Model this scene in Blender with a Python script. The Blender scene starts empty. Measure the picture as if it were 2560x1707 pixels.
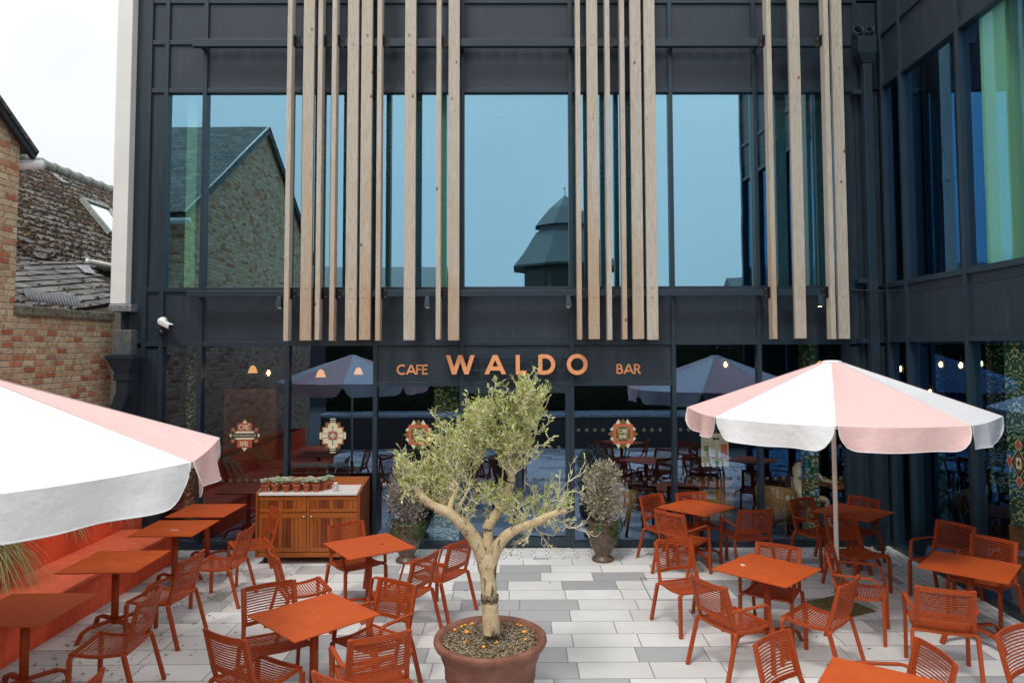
import bpy, bmesh, math, random
from mathutils import Vector, Matrix
R = math.radians
C = bpy.context.scene.collection
S = bpy.context.scene
# ------------------------------------------------------------------ camera
CH, F, CX, CY = 3.027, 1785.25, 1312.7, 775.2
PI_, YA, RO = 0.0517293, 0.0061689, -0.0031936
fw = Vector((math.sin(YA)*math.cos(PI_), math.cos(YA)*math.cos(PI_), math.sin(PI_)))
r0 = Vector((math.cos(YA), -math.sin(YA), 0)); u0 = r0.cross(fw)
rt = r0*math.cos(RO)+u0*math.sin(RO); up = -r0*math.sin(RO)+u0*math.cos(RO)
cam = bpy.data.cameras.new('camera'); co = bpy.data.objects.new('camera', cam); C.objects.link(co)
m = Matrix((rt, up, -fw)).transposed().to_4x4(); m.translation = Vector((0, 0, CH)); co.matrix_world = m
cam.sensor_width = 36; cam.lens = F/2560*36; cam.shift_x = -(CX-1280)/2560; cam.shift_y = -(853.5-CY)/2560
cam.clip_end = 600; cam.clip_start = .05
S.camera = co
# ------------------------------------------------------------------ world, sun, exposure
SUN_EL, SUN_AZ = R(58), R(205)
w = bpy.data.worlds.new('World'); S.world = w; w.use_nodes = True
nt = w.node_tree; nt.nodes.clear()
sk = nt.nodes.new('ShaderNodeTexSky'); sk.sky_type = 'NISHITA'; sk.sun_disc = False
sk.sun_elevation = SUN_EL; sk.sun_rotation = SUN_AZ
mx = nt.nodes.new('ShaderNodeMix'); mx.data_type = 'RGBA'; mx.inputs[0].default_value = .95
mx.inputs[7].default_value = (9.3, 9.6, 9.8, 1)
bg = nt.nodes.new('ShaderNodeBackground'); bg.inputs[1].default_value = .1
ow = nt.nodes.new('ShaderNodeOutputWorld')
wtc = nt.nodes.new('ShaderNodeTexCoord'); wsp = nt.nodes.new('ShaderNodeSeparateXYZ'); nt.links.new(wtc.outputs['Generated'], wsp.inputs[0])
wrm = nt.nodes.new('ShaderNodeValToRGB'); nt.links.new(wsp.outputs[2], wrm.inputs[0]); we = wrm.color_ramp.elements
we[0].position = 0.0; we[0].color = (.47, .485, .505, 1); we[1].position = 1.0; we[1].color = (1, 1, 1, 1)
for p_, c_ in ((.12, (.515, .53, .55, 1)), (.35, (.60, .612, .625, 1))):
    e_ = we.new(p_); e_.color = c_
wcl = nt.nodes.new('ShaderNodeTexNoise'); wcl.inputs['Scale'].default_value = 2.2; wcl.inputs['Detail'].default_value = 5; nt.links.new(wtc.outputs['Generated'], wcl.inputs['Vector'])
wmr = nt.nodes.new('ShaderNodeMapRange'); nt.links.new(wcl.outputs[0], wmr.inputs[0]); wmr.inputs[1].default_value = .3; wmr.inputs[2].default_value = .7; wmr.inputs[3].default_value = 10.4; wmr.inputs[4].default_value = 12.8
wvm = nt.nodes.new('ShaderNodeVectorMath'); wvm.operation = 'SCALE'; nt.links.new(wrm.outputs[0], wvm.inputs[0]); nt.links.new(wmr.outputs[0], wvm.inputs['Scale']); nt.links.new(wvm.outputs[0], mx.inputs[7])
nt.links.new(sk.outputs[0], mx.inputs[6]); nt.links.new(mx.outputs[2], bg.inputs[0]); nt.links.new(bg.outputs[0], ow.inputs[0])
sl = bpy.data.lights.new('sun', 'SUN'); sl.energy = 1.1; sl.angle = R(12); sl.color = (1, .96, .9)
so = bpy.data.objects.new('sun', sl); C.objects.link(so)
d = Vector((math.sin(SUN_AZ)*math.cos(SUN_EL), math.cos(SUN_AZ)*math.cos(SUN_EL), math.sin(SUN_EL)))
so.rotation_euler = (-d).to_track_quat('-Z', 'Y').to_euler()
S.view_settings.view_transform = 'Standard'; S.view_settings.look = 'None'
S.view_settings.exposure = 0.6; S.view_settings.gamma = 1
S.render.resolution_x = 1024; S.render.resolution_y = 682
S.cycles.max_bounces = 8; S.cycles.transparent_max_bounces = 12

# ------------------------------------------------------------------ helpers
def ray(px, py):
    return fw + rt*((px-CX)/F) - up*((py-CY)/F)
def at(px, py, Y):                    # point of the vertical plane y = Y seen at that pixel of the photograph
    q = ray(px, py); return Vector((0, 0, CH)) + q*(Y/q.y)
def gz(px, py, z=0):
    q = ray(px, py); return Vector((0, 0, CH)) + q*((z-CH)/q.z)
def tag(o, label=None, cat=None, group=None, kind=None):
    if label: o['label'] = label
    if cat: o['category'] = cat
    if group: o['group'] = group
    if kind: o['kind'] = kind
    return o
def empty(name, loc, rz=0, label=None, cat=None, group=None):
    o = bpy.data.objects.new(name, None); C.objects.link(o); o.location = loc; o.rotation_euler = (0, 0, rz)
    o.empty_display_size = .1
    return tag(o, label, cat, group)
KIDS = {}
class MB:
    def __init__(s, M=None): s.v = []; s.f = []; s.mi = []; s.sm = []; s.M = M; s.m = 0
    def add(s, vs, fs, smooth=False):
        b = len(s.v)
        for p in vs:
            p = Vector(p); s.v.append(s.M @ p if s.M is not None else p)
        for f in fs: s.f.append([b+i for i in f]); s.mi.append(s.m); s.sm.append(smooth)
        return s
    def box(s, x0, x1, y0, y1, z0, z1):
        vs = [(x, y, z) for z in (z0, z1) for y in (y0, y1) for x in (x0, x1)]
        return s.add(vs, [(0, 2, 3, 1), (4, 5, 7, 6), (0, 1, 5, 4), (2, 6, 7, 3), (0, 4, 6, 2), (1, 3, 7, 5)])
    def cbox(s, c, sx, sy, sz): return s.box(c[0]-sx/2, c[0]+sx/2, c[1]-sy/2, c[1]+sy/2, c[2]-sz/2, c[2]+sz/2)
    def quad(s, *p): return s.add(p, [tuple(range(len(p)))])
    def tube(s, pts, rad, n=8, sq=None, cap=True, upv=(0, 0, 1), smooth=True):
        # round tube (rad number or list) or rectangular section sq=(w,h)
        pts = [Vector(p) for p in pts]; N = len(pts); rings = []
        rr = rad if isinstance(rad, (list, tuple)) else [rad]*N
        for i, p in enumerate(pts):
            t = (pts[min(i+1, N-1)]-pts[max(i-1, 0)]).normalized()
            a = Vector(upv)
            if abs(t.dot(a)) > .97: a = Vector((1, 0, 0)) if abs(t.x) < .9 else Vector((0, 1, 0))
            b = t.cross(a).normalized(); a = b.cross(t).normalized()
            if sq: rings.append([p+b*(sq[0]/2*i1)+a*(sq[1]/2*j1) for i1, j1 in ((-1, -1), (1, -1), (1, 1), (-1, 1))])
            else: rings.append([p+(b*math.cos(2*math.pi*k/n)+a*math.sin(2*math.pi*k/n))*rr[i] for k in range(n)])
        k = len(rings[0]); vs = [q for r_ in rings for q in r_]; fs = []
        for i in range(N-1):
            for j in range(k):
                fs.append((i*k+j, i*k+(j+1) % k, (i+1)*k+(j+1) % k, (i+1)*k+j))
        if cap: fs.append(tuple(range(k))[::-1]); fs.append(tuple((N-1)*k+j for j in range(k)))
        return s.add(vs, fs, smooth and not sq)
    def lathe(s, prof, n=32, c=(0, 0, 0), smooth=True):
        vs = [(c[0]+r*math.cos(2*math.pi*k/n), c[1]+r*math.sin(2*math.pi*k/n), c[2]+z) for r, z in prof for k in range(n)]
        fs = [(i*n+j, i*n+(j+1) % n, (i+1)*n+(j+1) % n, (i+1)*n+j) for i in range(len(prof)-1) for j in range(n)]
        return s.add(vs, fs, smooth)
    def prism(s, poly, o, ux, uy, t):   # poly 2D extruded along ux x uy by t
        o = Vector(o); ux = Vector(ux); uy = Vector(uy); nn = ux.cross(uy).normalized()*t
        a = [o+ux*p[0]+uy*p[1] for p in poly]; b = [q+nn for q in a]; k = len(a)
        return s.add(a+b, [tuple(range(k))[::-1], tuple(range(k, 2*k))]+[(i, (i+1) % k, k+(i+1) % k, k+i) for i in range(k)])
    def build(s, name, mat, parent=None, bevel=0, label=None):
        me = bpy.data.meshes.new(name); me.from_pydata([tuple(v) for v in s.v], [], s.f)
        for mm in (mat if isinstance(mat, (list, tuple)) else [mat]): me.materials.append(mm)
        me.polygons.foreach_set('material_index', s.mi); me.polygons.foreach_set('use_smooth', s.sm); me.update()
        o = bpy.data.objects.new(name, me); C.objects.link(o)
        if parent: o.parent = parent
        if bevel:
            b = o.modifiers.new('bevel', 'BEVEL'); b.width = bevel; b.segments = 2; b.limit_method = 'ANGLE'
        if label: o['label'] = label
        return o
def dup(o, parent=None):
    c = o.copy(); C.objects.link(c)
    if parent: c.parent = parent
    for ch in list(o.children): dup(ch, c)
    return c

# ------------------------------------------------------------------ materials
def mat(name, col, rough=.5, metal=0, spec=.5, noise=0, nscale=8, bump=0, bscale=60, col2=None):
    m = bpy.data.materials.new(name); m.use_nodes = True; n = m.node_tree; b = n.nodes['Principled BSDF']
    b.inputs['Base Color'].default_value = (*col, 1); b.inputs['Roughness'].default_value = rough
    b.inputs['Metallic'].default_value = metal; b.inputs['Specular IOR Level'].default_value = spec
    tc = n.nodes.new('ShaderNodeTexCoord')
    if noise or col2:
        t = n.nodes.new('ShaderNodeTexNoise'); t.inputs['Scale'].default_value = nscale; t.inputs['Detail'].default_value = 6
        n.links.new(tc.outputs['Object'], t.inputs['Vector'])
        r = n.nodes.new('ShaderNodeValToRGB'); r.color_ramp.elements[0].position = .35; r.color_ramp.elements[1].position = .65
        k = noise
        r.color_ramp.elements[0].color = (*[c*(1-k) for c in col], 1)
        r.color_ramp.elements[1].color = (*(col2 if col2 else [min(1, c*(1+k)) for c in col]), 1)
        n.links.new(t.outputs[0], r.inputs[0]); n.links.new(r.outputs[0], b.inputs['Base Color'])
    if bump:
        t2 = n.nodes.new('ShaderNodeTexNoise'); t2.inputs['Scale'].default_value = bscale; t2.inputs['Detail'].default_value = 4
        n.links.new(tc.outputs['Object'], t2.inputs['Vector'])
        bu = n.nodes.new('ShaderNodeBump'); bu.inputs['Strength'].default_value = bump; bu.inputs['Distance'].default_value = .01
        n.links.new(t2.outputs[0], bu.inputs['Height']); n.links.new(bu.outputs[0], b.inputs['Normal'])
    return m
class N:   # tiny node graph helper
    def __init__(s, name):
        s.m = bpy.data.materials.new(name); s.m.use_nodes = True; s.t = s.m.node_tree; s.b = s.t.nodes['Principled BSDF']
        s.tc = s.t.nodes.new('ShaderNodeTexCoord')
    def n(s, k, **kw):
        q = s.t.nodes.new('ShaderNode'+k)
        for a, b in kw.items(): setattr(q, a, b)
        return q
    def l(s, a, b): s.t.links.new(a, b)
    def setv(s, sock, v):
        if isinstance(v, bpy.types.NodeSocket): s.l(v, sock)
        else: sock.default_value = v
    def math(s, op, a, b=0, c=0):
        q = s.n('Math', operation=op); s.setv(q.inputs[0], a); s.setv(q.inputs[1], b); s.setv(q.inputs[2], c); return q.outputs[0]
    def mix(s, f, a, b, mode='MIX'):
        q = s.n('Mix', data_type='RGBA', blend_type=mode); s.setv(q.inputs[0], f)
        s.setv(q.inputs[6], a if not isinstance(a, tuple) else (*a, 1)); s.setv(q.inputs[7], b if not isinstance(b, tuple) else (*b, 1)); return q.outputs[2]
    def xyz(s, v=None):
        q = s.n('SeparateXYZ'); s.l(v or s.tc.outputs['Object'], q.inputs[0]); return q.outputs
    def comb(s, x, y, z=0):
        q = s.n('CombineXYZ'); s.setv(q.inputs[0], x); s.setv(q.inputs[1], y); s.setv(q.inputs[2], z); return q.outputs[0]
    def noise(s, v, sc, det=4, rough=.5):
        q = s.n('TexNoise'); s.l(v, q.inputs['Vector']); q.inputs['Scale'].default_value = sc; q.inputs['Detail'].default_value = det; q.inputs['Roughness'].default_value = rough
        return q.outputs[0]
    def ramp(s, f, *st):
        q = s.n('ValToRGB'); s.l(f, q.inputs[0]); e = q.color_ramp.elements
        while len(e) < len(st): e.new(.5)
        for i, (p, c) in enumerate(st): e[i].position = p; e[i].color = (*c, 1) if isinstance(c, tuple) else (c, c, c, 1)
        return q.outputs[0]
    def white(s, v):
        q = s.n('TexWhiteNoise', noise_dimensions='2D'); s.l(v, q.inputs['Vector']); return q.outputs
    def col(s, v): s.l(v, s.b.inputs['Base Color'])
    def rough(s, v): s.setv(s.b.inputs['Roughness'], v)
    def bump(s, h, st=.3, dist=.01):
        q = s.n('Bump'); q.inputs['Strength'].default_value = st; q.inputs['Distance'].default_value = dist
        s.l(h, q.inputs['Height']); s.l(q.outputs[0], s.b.inputs['Normal'])

def cells(g, u, v, cu, cv, rnd_off=True):
    """random-offset brickwork: returns (cell random, edge distance in metres)"""
    row = g.math('FLOOR', g.math('DIVIDE', v, cv))
    off = g.white(g.comb(row, 3.3))[0] if rnd_off else g.math('MULTIPLY', g.math('MODULO', g.math('ABSOLUTE', row), 2), .5)
    uu = g.math('ADD', g.math('DIVIDE', u, cu), off)
    colu = g.math('FLOOR', uu)
    fu = g.math('MULTIPLY', g.math('FRACT', uu), cu); fv = g.math('MULTIPLY', g.math('FRACT', g.math('DIVIDE', v, cv)), cv)
    eu = g.math('MINIMUM', fu, g.math('SUBTRACT', cu, fu)); ev = g.math('MINIMUM', fv, g.math('SUBTRACT', cv, fv))
    wn = g.white(g.comb(colu, row))
    return wn, g.math('MINIMUM', eu, ev)

def paving_mat(name, cu, cv, swap=False, grey=.34):
    g = N(name); o = g.xyz(); u, v = (o[1], o[0]) if swap else (o[0], o[1])
    u = g.math('ADD', u, 50.13); v = g.math('ADD', v, 40.16)
    wn, e = cells(g, u, v, cu, cv)
    sp = g.noise(g.tc.outputs['Object'], 160, 2); big = g.noise(g.tc.outputs['Object'], 1.2, 5)
    light = g.mix(wn[0], (.62, .62, .605), (.77, .772, .755)); dark = g.mix(wn[0], (.46, .47, .48), (.36, .372, .39))
    isg = g.math('LESS_THAN', g.xyz(wn[1])[1], grey)
    c = g.mix(isg, light, dark)
    c = g.mix(g.math('MULTIPLY', g.ramp(sp, (.35, 1.), (.62, 0.)), g.math('ADD', .09, g.math('MULTIPLY', isg, .25))), c, (.1, .1, .1))
    c = g.mix(g.ramp(big, (.35, .3), (.58, 0.)), c, (.40, .38, .34))
    c = g.mix(g.ramp(e, (.0035, .9), (.006, 0.)), c, (.17, .16, .145))
    g.col(c); g.rough(.75); g.bump(g.ramp(e, (0., 0.), (.008, 1.)), .4, .004)
    return g.m
def brick_mat(name, horiz='y', cols=None, mortar=(.62, .55, .44)):
    g = N(name); o = g.xyz(); u = g.math('ADD', o[1] if horiz == 'y' else o[0], 60); v = g.math('ADD', o[2], 5)
    row = g.math('FLOOR', g.math('DIVIDE', v, .078))
    # flemish-like variety: width changes by row
    wn, e = cells(g, u, v, .2, .078, True)
    h = wn[0]
    c = g.ramp(h, (0., (.44, .11, .05)), (.16, (.55, .22, .11)), (.32, (.62, .40, .23)), (.6, (.58, .44, .28)), (.85, (.70, .56, .38)), (1., (.42, .20, .12)))
    n1 = g.noise(g.tc.outputs['Object'], 22, 5); n2 = g.noise(g.tc.outputs['Object'], 1.3, 4)
    c = g.mix(g.ramp(n1, (.48, 0.), (.72, .6)), c, (.12, .085, .06))
    c = g.mix(g.ramp(n2, (.4, .0), (.8, .4)), c, (.46, .33, .17))
    mm = g.mix(g.ramp(n1, (.3, 0.), (.7, 1.)), mortar, (.22, .17, .12))
    c = g.mix(g.ramp(e, (.004, 1.), (.009, 0.)), c, mm)
    g.col(c); g.rough(.9)
    hh = g.math('ADD', g.math('MULTIPLY', g.ramp(e, (.002, 0.), (.011, 1.)), 1), g.math('MULTIPLY', n1, .5)); g.bump(hh, .8, .012)
    return g.m
def slate_mat(name, moss=.5):
    g = N(name); uv = g.xyz(g.tc.outputs['UV']); u = g.math('ADD', uv[0], 40); v = g.math('ADD', uv[1], 20)
    wn, e = cells(g, u, v, .26, .2, False)
    c = g.mix(wn[0], (.065, .07, .075), (.16, .16, .155))
    nv = g.comb(u, g.math('MULTIPLY', v, 1.6)); n1 = g.noise(nv, 9, 8, .7); n2 = g.noise(nv, .8, 4); n3 = g.noise(nv, 11, 5, .75)
    n4 = g.noise(nv, 13, 3, .6); md = g.math('ADD', g.math('MULTIPLY', n2, .55), n4)
    c = g.mix(g.ramp(md, (.99-moss*.42, 0.), (1.0-moss*.42, 1.)), c, g.ramp(n3, (.35, (.02, .012, .008)), (.5, (.085, .045, .022)), (.62, (.25, .18, .08))))
    c = g.mix(g.ramp(n3, (.595, 0.), (.62, .8)), c, (.36, .34, .29))
    c = g.mix(g.ramp(e, (.002, 1.), (.008, 0.)), c, (.03, .028, .026))
    g.col(c); g.rough(.85); g.bump(g.math('ADD', g.math('MULTIPLY', n1, 1.), g.math('MULTIPLY', g.ramp(e, (0., 0.), (.01, 1.)), .4)), 1., .05)
    return g.m
def timber_mat():
    g = N('weathered_larch'); o = g.xyz(); oi = g.n('ObjectInfo'); r = oi.outputs['Random']
    v = g.comb(g.math('ADD', g.math('MULTIPLY', o[0], 1.0), g.math('MULTIPLY', r, 37)), g.math('ADD', o[1], g.math('MULTIPLY', r, 11)), g.math('MULTIPLY', o[2], .045))
    n1 = g.noise(v, 26, 3); rings = g.math('FRACT', g.math('MULTIPLY', n1, 9))
    fine = g.noise(g.comb(o[0], o[1], g.math('MULTIPLY', o[2], .02)), 220, 3)
    n3 = g.noise(g.comb(g.math('ADD', o[0], g.math('MULTIPLY', r, 9)), r, g.math('MULTIPLY', o[2], 1.)), .9, 3)
    h = g.math('ADD', g.math('MULTIPLY', g.math('SUBTRACT', 6.6, o[2]), .16), g.math('MULTIPLY', g.math('SUBTRACT', g.math('ADD', n3, g.math('MULTIPLY', r, .5)), .75), 1.2))
    base = g.mix(g.ramp(h, (.25, 0.), (1.0, 1.)), (.60, .55, .465), (.52, .355, .225))
    c = g.mix(g.math('MULTIPLY', g.ramp(rings, (0., 1.), (.25, 0.), (.9, 0.), (1., 1.)), .5), base, (.27, .16, .09))
    c = g.mix(g.ramp(fine, (.4, .3), (.6, 0.)), c, (.2, .15, .11))
    vo = g.n('TexVoronoi'); g.l(g.comb(g.math('ADD', o[0], r), 0., g.math('MULTIPLY', o[2], .55)), vo.inputs['Vector']); vo.inputs['Scale'].default_value = 5
    c = g.mix(g.ramp(vo.outputs['Distance'], (.05, 1.), (.1, 0.)), c, (.14, .065, .03))
    g.col(c); g.rough(.8); g.bump(rings, .25, .003); return g.m
def wood_mat(name, a, b, sc=1., axis=2):
    g = N(name); o = g.xyz(); oi = g.n('ObjectInfo'); r = oi.outputs['Random']
    s_ = [g.math('MULTIPLY', o[i], .06 if i == axis else 1) for i in range(3)]
    v = g.comb(g.math('ADD', s_[0], g.math('MULTIPLY', r, 13)), s_[1], s_[2])
    n1 = g.noise(v, 45*sc, 4); pl = g.n('NewGeometry').outputs['Random Per Island']
    c = g.mix(n1, a, b); c = g.mix(g.math('MULTIPLY', pl, .95), c, (a[0]*.45, a[1]*.35, a[2]*.5)); c = g.mix(g.ramp(n1, (.55, 0.), (.7, .35)), c, tuple(x*.25 for x in a))
    g.col(c); g.rough(.42); return g.m
def glass_mat(name, refl, trans):
    m = bpy.data.materials.new(name); m.use_nodes = True; n = m.node_tree; n.nodes.clear()
    t = n.nodes.new('ShaderNodeBsdfTransparent'); t.inputs[0].default_value = (*trans, 1)
    gl = n.nodes.new('ShaderNodeBsdfGlossy'); gl.inputs[0].default_value = (*refl, 1); gl.inputs['Roughness'].default_value = 0.0
    tc = n.nodes.new('ShaderNodeTexCoord'); no = n.nodes.new('ShaderNodeTexNoise'); no.inputs['Scale'].default_value = 1.1; no.inputs['Detail'].default_value = 1
    bu = n.nodes.new('ShaderNodeBump'); bu.inputs['Strength'].default_value = .12; bu.inputs['Distance'].default_value = .01
    n.links.new(tc.outputs['Object'], no.inputs['Vector']); n.links.new(no.outputs[0], bu.inputs['Height']); n.links.new(bu.outputs[0], gl.inputs['Normal'])
    a = n.nodes.new('ShaderNodeAddShader'); o = n.nodes.new('ShaderNodeOutputMaterial')
    n.links.new(t.outputs[0], a.inputs[0]); n.links.new(gl.outputs[0], a.inputs[1]); n.links.new(a.outputs[0], o.inputs[0]); return m
def emit(name, col, st):
    m = bpy.data.materials.new(name); m.use_nodes = True; b = m.node_tree.nodes['Principled BSDF']
    b.inputs['Base Color'].default_value = (*col, 1); b.inputs['Emission Color'].default_value = (*col, 1); b.inputs['Emission Strength'].default_value = st; return m
def cloth(name, col):
    g = N(name); b = g.b; b.inputs['Base Color'].default_value = (*col, 1); b.inputs['Roughness'].default_value = .85; b.inputs['Specular IOR Level'].default_value = .2
    nn = g.noise(g.tc.outputs['Object'], 5, 3); fine = g.noise(g.tc.outputs['Object'], 500, 1)
    c = g.mix(g.ramp(g.noise(g.tc.outputs['Object'], 2.5, 5), (.5, 0.), (.8, .05)), col, tuple(x*.72 for x in col)); g.col(c)
    cr = g.noise(g.tc.outputs['Object'], 11, 4, .6); g.bump(g.math('ADD', g.math('ADD', nn, g.math('MULTIPLY', cr, .35)), g.math('MULTIPLY', fine, .02)), .55, .035)
    tr = g.n('BsdfTranslucent'); tr.inputs[0].default_value = (*col, 1); mx_ = g.n('MixShader'); mx_.inputs[0].default_value = .09
    o = g.t.nodes['Material Output']; g.l(b.outputs[0], mx_.inputs[1]); g.l(tr.outputs[0], mx_.inputs[2]); g.l(mx_.outputs[0], o.inputs[0]); return g.m
def paper_mat():   # wallpaper: swirling tendrils on green
    g = N('wallpaper'); o = g.xyz(); x = g.math('ABSOLUTE', g.math('SUBTRACT', g.math('FRACT', g.math('DIVIDE', g.math('ADD', o[0], o[1]), .5)), .5))
    v = g.comb(g.math('MULTIPLY', x, .5), 0., g.math('FRACT', g.math('DIVIDE', o[2], .62)))
    n1 = g.noise(v, 8, 2, .35); n2 = g.noise(v, 5, 2)
    k = g.math('ABSOLUTE', g.math('SUBTRACT', g.math('FRACT', g.math('MULTIPLY', n1, 4.4)), .5))
    c = g.ramp(n2, (.4, (.015, .10, .05)), (.66, (.03, .16, .07)), (.7, (.38, .12, .05)), (.76, (.42, .16, .06)))
    c = g.mix(g.ramp(k, (.09, 1.), (.13, 0.)), c, (.80, .80, .48)); g.col(c); g.rough(.6); return g.m

M = {}
M['orange'] = mat('orange_powder_coat', (.37, .060, .013), .5, spec=.3, noise=.07, nscale=30, bump=.08, bscale=500)
g = N('orange_table_top'); n1 = g.noise(g.tc.outputs['Object'], 7, 5, .6); n2 = g.noise(g.tc.outputs['Object'], 34, 5, .7); oo = g.xyz()
rr_ = g.math('SQRT', g.math('ADD', g.math('MULTIPLY', oo[0], oo[0]), g.math('MULTIPLY', oo[1], oo[1])))
c_ = g.mix(n1, (.44, .066, .010), (.56, .100, .016)); c_ = g.mix(g.math('MULTIPLY', g.ramp(n2, (.58, 0.), (.66, .5)), g.ramp(rr_, (.03, 1.), (.12, .12))), c_, (.75, .40, .25)); c_ = g.mix(g.ramp(n1, (.62, 0.), (.68, .35)), c_, (.33, .05, .01))
g.col(c_); g.rough(g.ramp(n1, (.35, .38), (.65, .6))); g.b.inputs['Specular IOR Level'].default_value = .3; g.bump(n2, .04, .002); M['table'] = g.m
M['red'] = mat('coral_red_paint', (.90, .135, .055), .65, spec=.25, noise=.14, nscale=5, bump=.1, bscale=40)
M['seatred'] = mat('coral_seat_paint', (.95, .19, .095), .65, spec=.25, noise=.10, nscale=7, bump=.1, bscale=60)
g = N('anthracite_cladding'); oo = g.xyz(); st_ = g.noise(g.comb(g.math('MULTIPLY', oo[0], 9.), g.math('MULTIPLY', oo[1], 9.), g.math('MULTIPLY', oo[2], .7)), 1.6, 6, .65); n1 = g.noise(g.tc.outputs['Object'], 1.4, 5); n2 = g.noise(g.tc.outputs['Object'], 70, 2)
c_ = g.mix(n1, (.017, .031, .046), (.025, .043, .060)); c_ = g.mix(g.ramp(st_, (.52, 0.), (.72, .28)), c_, (.085, .10, .11)); c_ = g.mix(g.ramp(n2, (.78, 0.), (.80, .5)), c_, (.4, .42, .42))
g.col(c_); g.rough(g.ramp(st_, (.3, .32), (.7, .5))); g.bump(g.noise(g.tc.outputs['Object'], 1.1, 1), .25, .02); M['clad'] = g.m
M['frame'] = mat('anthracite_frame', (.021, .038, .056), .34, noise=.1, nscale=4)
M['black'] = mat('black_metal', (.012, .012, .014), .4)
M['white'] = mat('white_render', (.80, .79, .76), .8, noise=.04, nscale=3, bump=.1, bscale=60)
M['whitegloss'] = mat('white_plastic', (.78, .78, .77), .35)
M['larch'] = timber_mat()
M['zinc'] = mat('zinc_flashing', (.25, .27, .3), .5, metal=.4, noise=.4, nscale=20)
M['glass_up'] = glass_mat('solar_glass', (.25, .475, .60), (.42, .46, .40))
M['glass_low'] = glass_mat('shop_glass', (.125, .195, .30), (.62, .60, .52))
M['glass_wing'] = glass_mat('wing_glass', (.075, .20, .38), (.66, .70, .66))
M['copper'] = mat('copper_letter_face', (.88, .37, .16), .45, noise=.05)
M['copperedge'] = mat('letter_side', (.10, .055, .03), .5, metal=.3)
M['pave'] = paving_mat('slab_paving', .69, .342)
M['sett'] = paving_mat('small_setts', .21, .105, grey=.05)
M['settw'] = paving_mat('small_setts_wing', .42, .105, True, grey=.05)
M['brick'] = brick_mat('old_brick', 'y'); M['brickx'] = brick_mat('old_brick_front', 'x')
M['coping'] = mat('mossy_stone', (.17, .155, .12), .9, noise=.5, nscale=14, bump=.8, bscale=40, col2=(.26, .24, .17))
M['slate'] = slate_mat('grey_slate', .36); M['moss'] = slate_mat('mossy_slate', .60)
M['ridge'] = mat('ridge_tile', (.25, .29, .26), .8, noise=.25, nscale=15)
M['lead'] = mat('lead', (.10, .11, .12), .6, noise=.2, nscale=10)
M['cream'] = mat('cream_render', (.5, .44, .34), .85, noise=.08)
M['teak'] = wood_mat('oiled_teak', (.30, .070, .010), (.54, .155, .022))
M['teakh'] = wood_mat('oiled_teak_rail', (.36, .088, .012), (.50, .145, .022), axis=0)
M['marble'] = mat('speckled_stone_top', (.72, .72, .70), .35, noise=.2, nscale=90, col2=(.8, .8, .79))
M['terra'] = mat('terracotta', (.44, .105, .04), .75, noise=.15, nscale=40)
M['potbig'] = mat('aged_terracotta', (.23, .085, .052), .62, noise=.22, nscale=7, bump=.2, bscale=30, col2=(.27, .11, .072))
M['urn'] = mat('glazed_brown_urn', (.115, .075, .05), .33, noise=.35, nscale=12, bump=.25, bscale=25)
M['soil'] = mat('dark_soil', (.05, .035, .024), .95, noise=.4, nscale=60, bump=1, bscale=90)
M['chip1'] = mat('pale_wood_chip', (.42, .35, .23), .85, noise=.3, nscale=50)
M['chip2'] = mat('brown_wood_chip', (.17, .10, .06), .85, noise=.3, nscale=50)
M['chip3'] = mat('greenish_chip', (.22, .25, .11), .85)
M['mush'] = mat('orange_mushroom', (.85, .33, .03), .5, noise=.25, nscale=120)
g = N('olive_bark'); n1 = g.noise(g.tc.outputs['Object'], 9, 6, .65); n2 = g.noise(g.tc.outputs['Object'], 40, 5, .7); o_ = g.xyz()
sv = g.noise(g.comb(g.math('MULTIPLY', o_[0], 3.), g.math('MULTIPLY', o_[1], 3.), o_[2]), 5, 5, .7)
c_ = g.mix(g.ramp(n1, (.35, 0.), (.65, 1.)), (.70, .56, .34), (.55, .42, .25)); c_ = g.mix(g.ramp(n2, (.5, 0.), (.7, .4)), c_, (.30, .23, .14))
c_ = g.mix(g.ramp(sv, (.555, 0.), (.60, .85)), c_, (.06, .05, .035)); g.col(c_); g.rough(.85); g.bump(g.math('ADD', n1, n2), .6, .012); M['bark'] = g.m
M['twig'] = mat('pale_twig', (.74, .67, .50), .85, noise=.2, nscale=20)
def leafmat(name, a, b):
    g = N(name); geo = g.n('NewGeometry'); c = g.mix(geo.outputs['Random Per Island'], a, b); g.col(c); g.rough(.5)
    tr = g.n('BsdfTranslucent'); g.l(c, tr.inputs[0]); mx_ = g.n('MixShader'); mx_.inputs[0].default_value = .2
    o = g.t.nodes['Material Output']; g.l(g.b.outputs[0], mx_.inputs[1]); g.l(tr.outputs[0], mx_.inputs[2]); g.l(mx_.outputs[0], o.inputs[0]); return g.m
M['olive'] = leafmat('olive_leaf', (.22, .28, .05), (.80, .82, .36))
M['silver'] = leafmat('silver_shrub_leaf', (.22, .21, .13), (.66, .61, .47))
M['silver2'] = leafmat('mauve_shrub_leaf', (.17, .15, .12), (.50, .45, .40))
M['ivy'] = leafmat('ivy_leaf', (.025, .06, .018), (.10, .17, .05))
M['grass'] = leafmat('sedge_leaf', (.22, .25, .06), (.60, .56, .28))
M['hedge'] = leafmat('hedge_leaf', (.012, .03, .010), (.04, .07, .025))
M['succ'] = leafmat('succulent_leaf', (.38, .46, .30), (.88, .90, .78))
M['litter'] = leafmat('fallen_leaf', (.02, .015, .01), (.13, .085, .04))
M['wcloth'] = cloth('white_canvas', (.84, .85, .86)); M['pcloth'] = cloth('pink_canvas', (.87, .60, .575))
M['pole'] = mat('cream_pole', (.9, .87, .78), .4)
M['olivecover'] = mat('olive_base_cover', (.13, .10, .034), .85, noise=.2, nscale=20, bump=.5, bscale=25)
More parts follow.
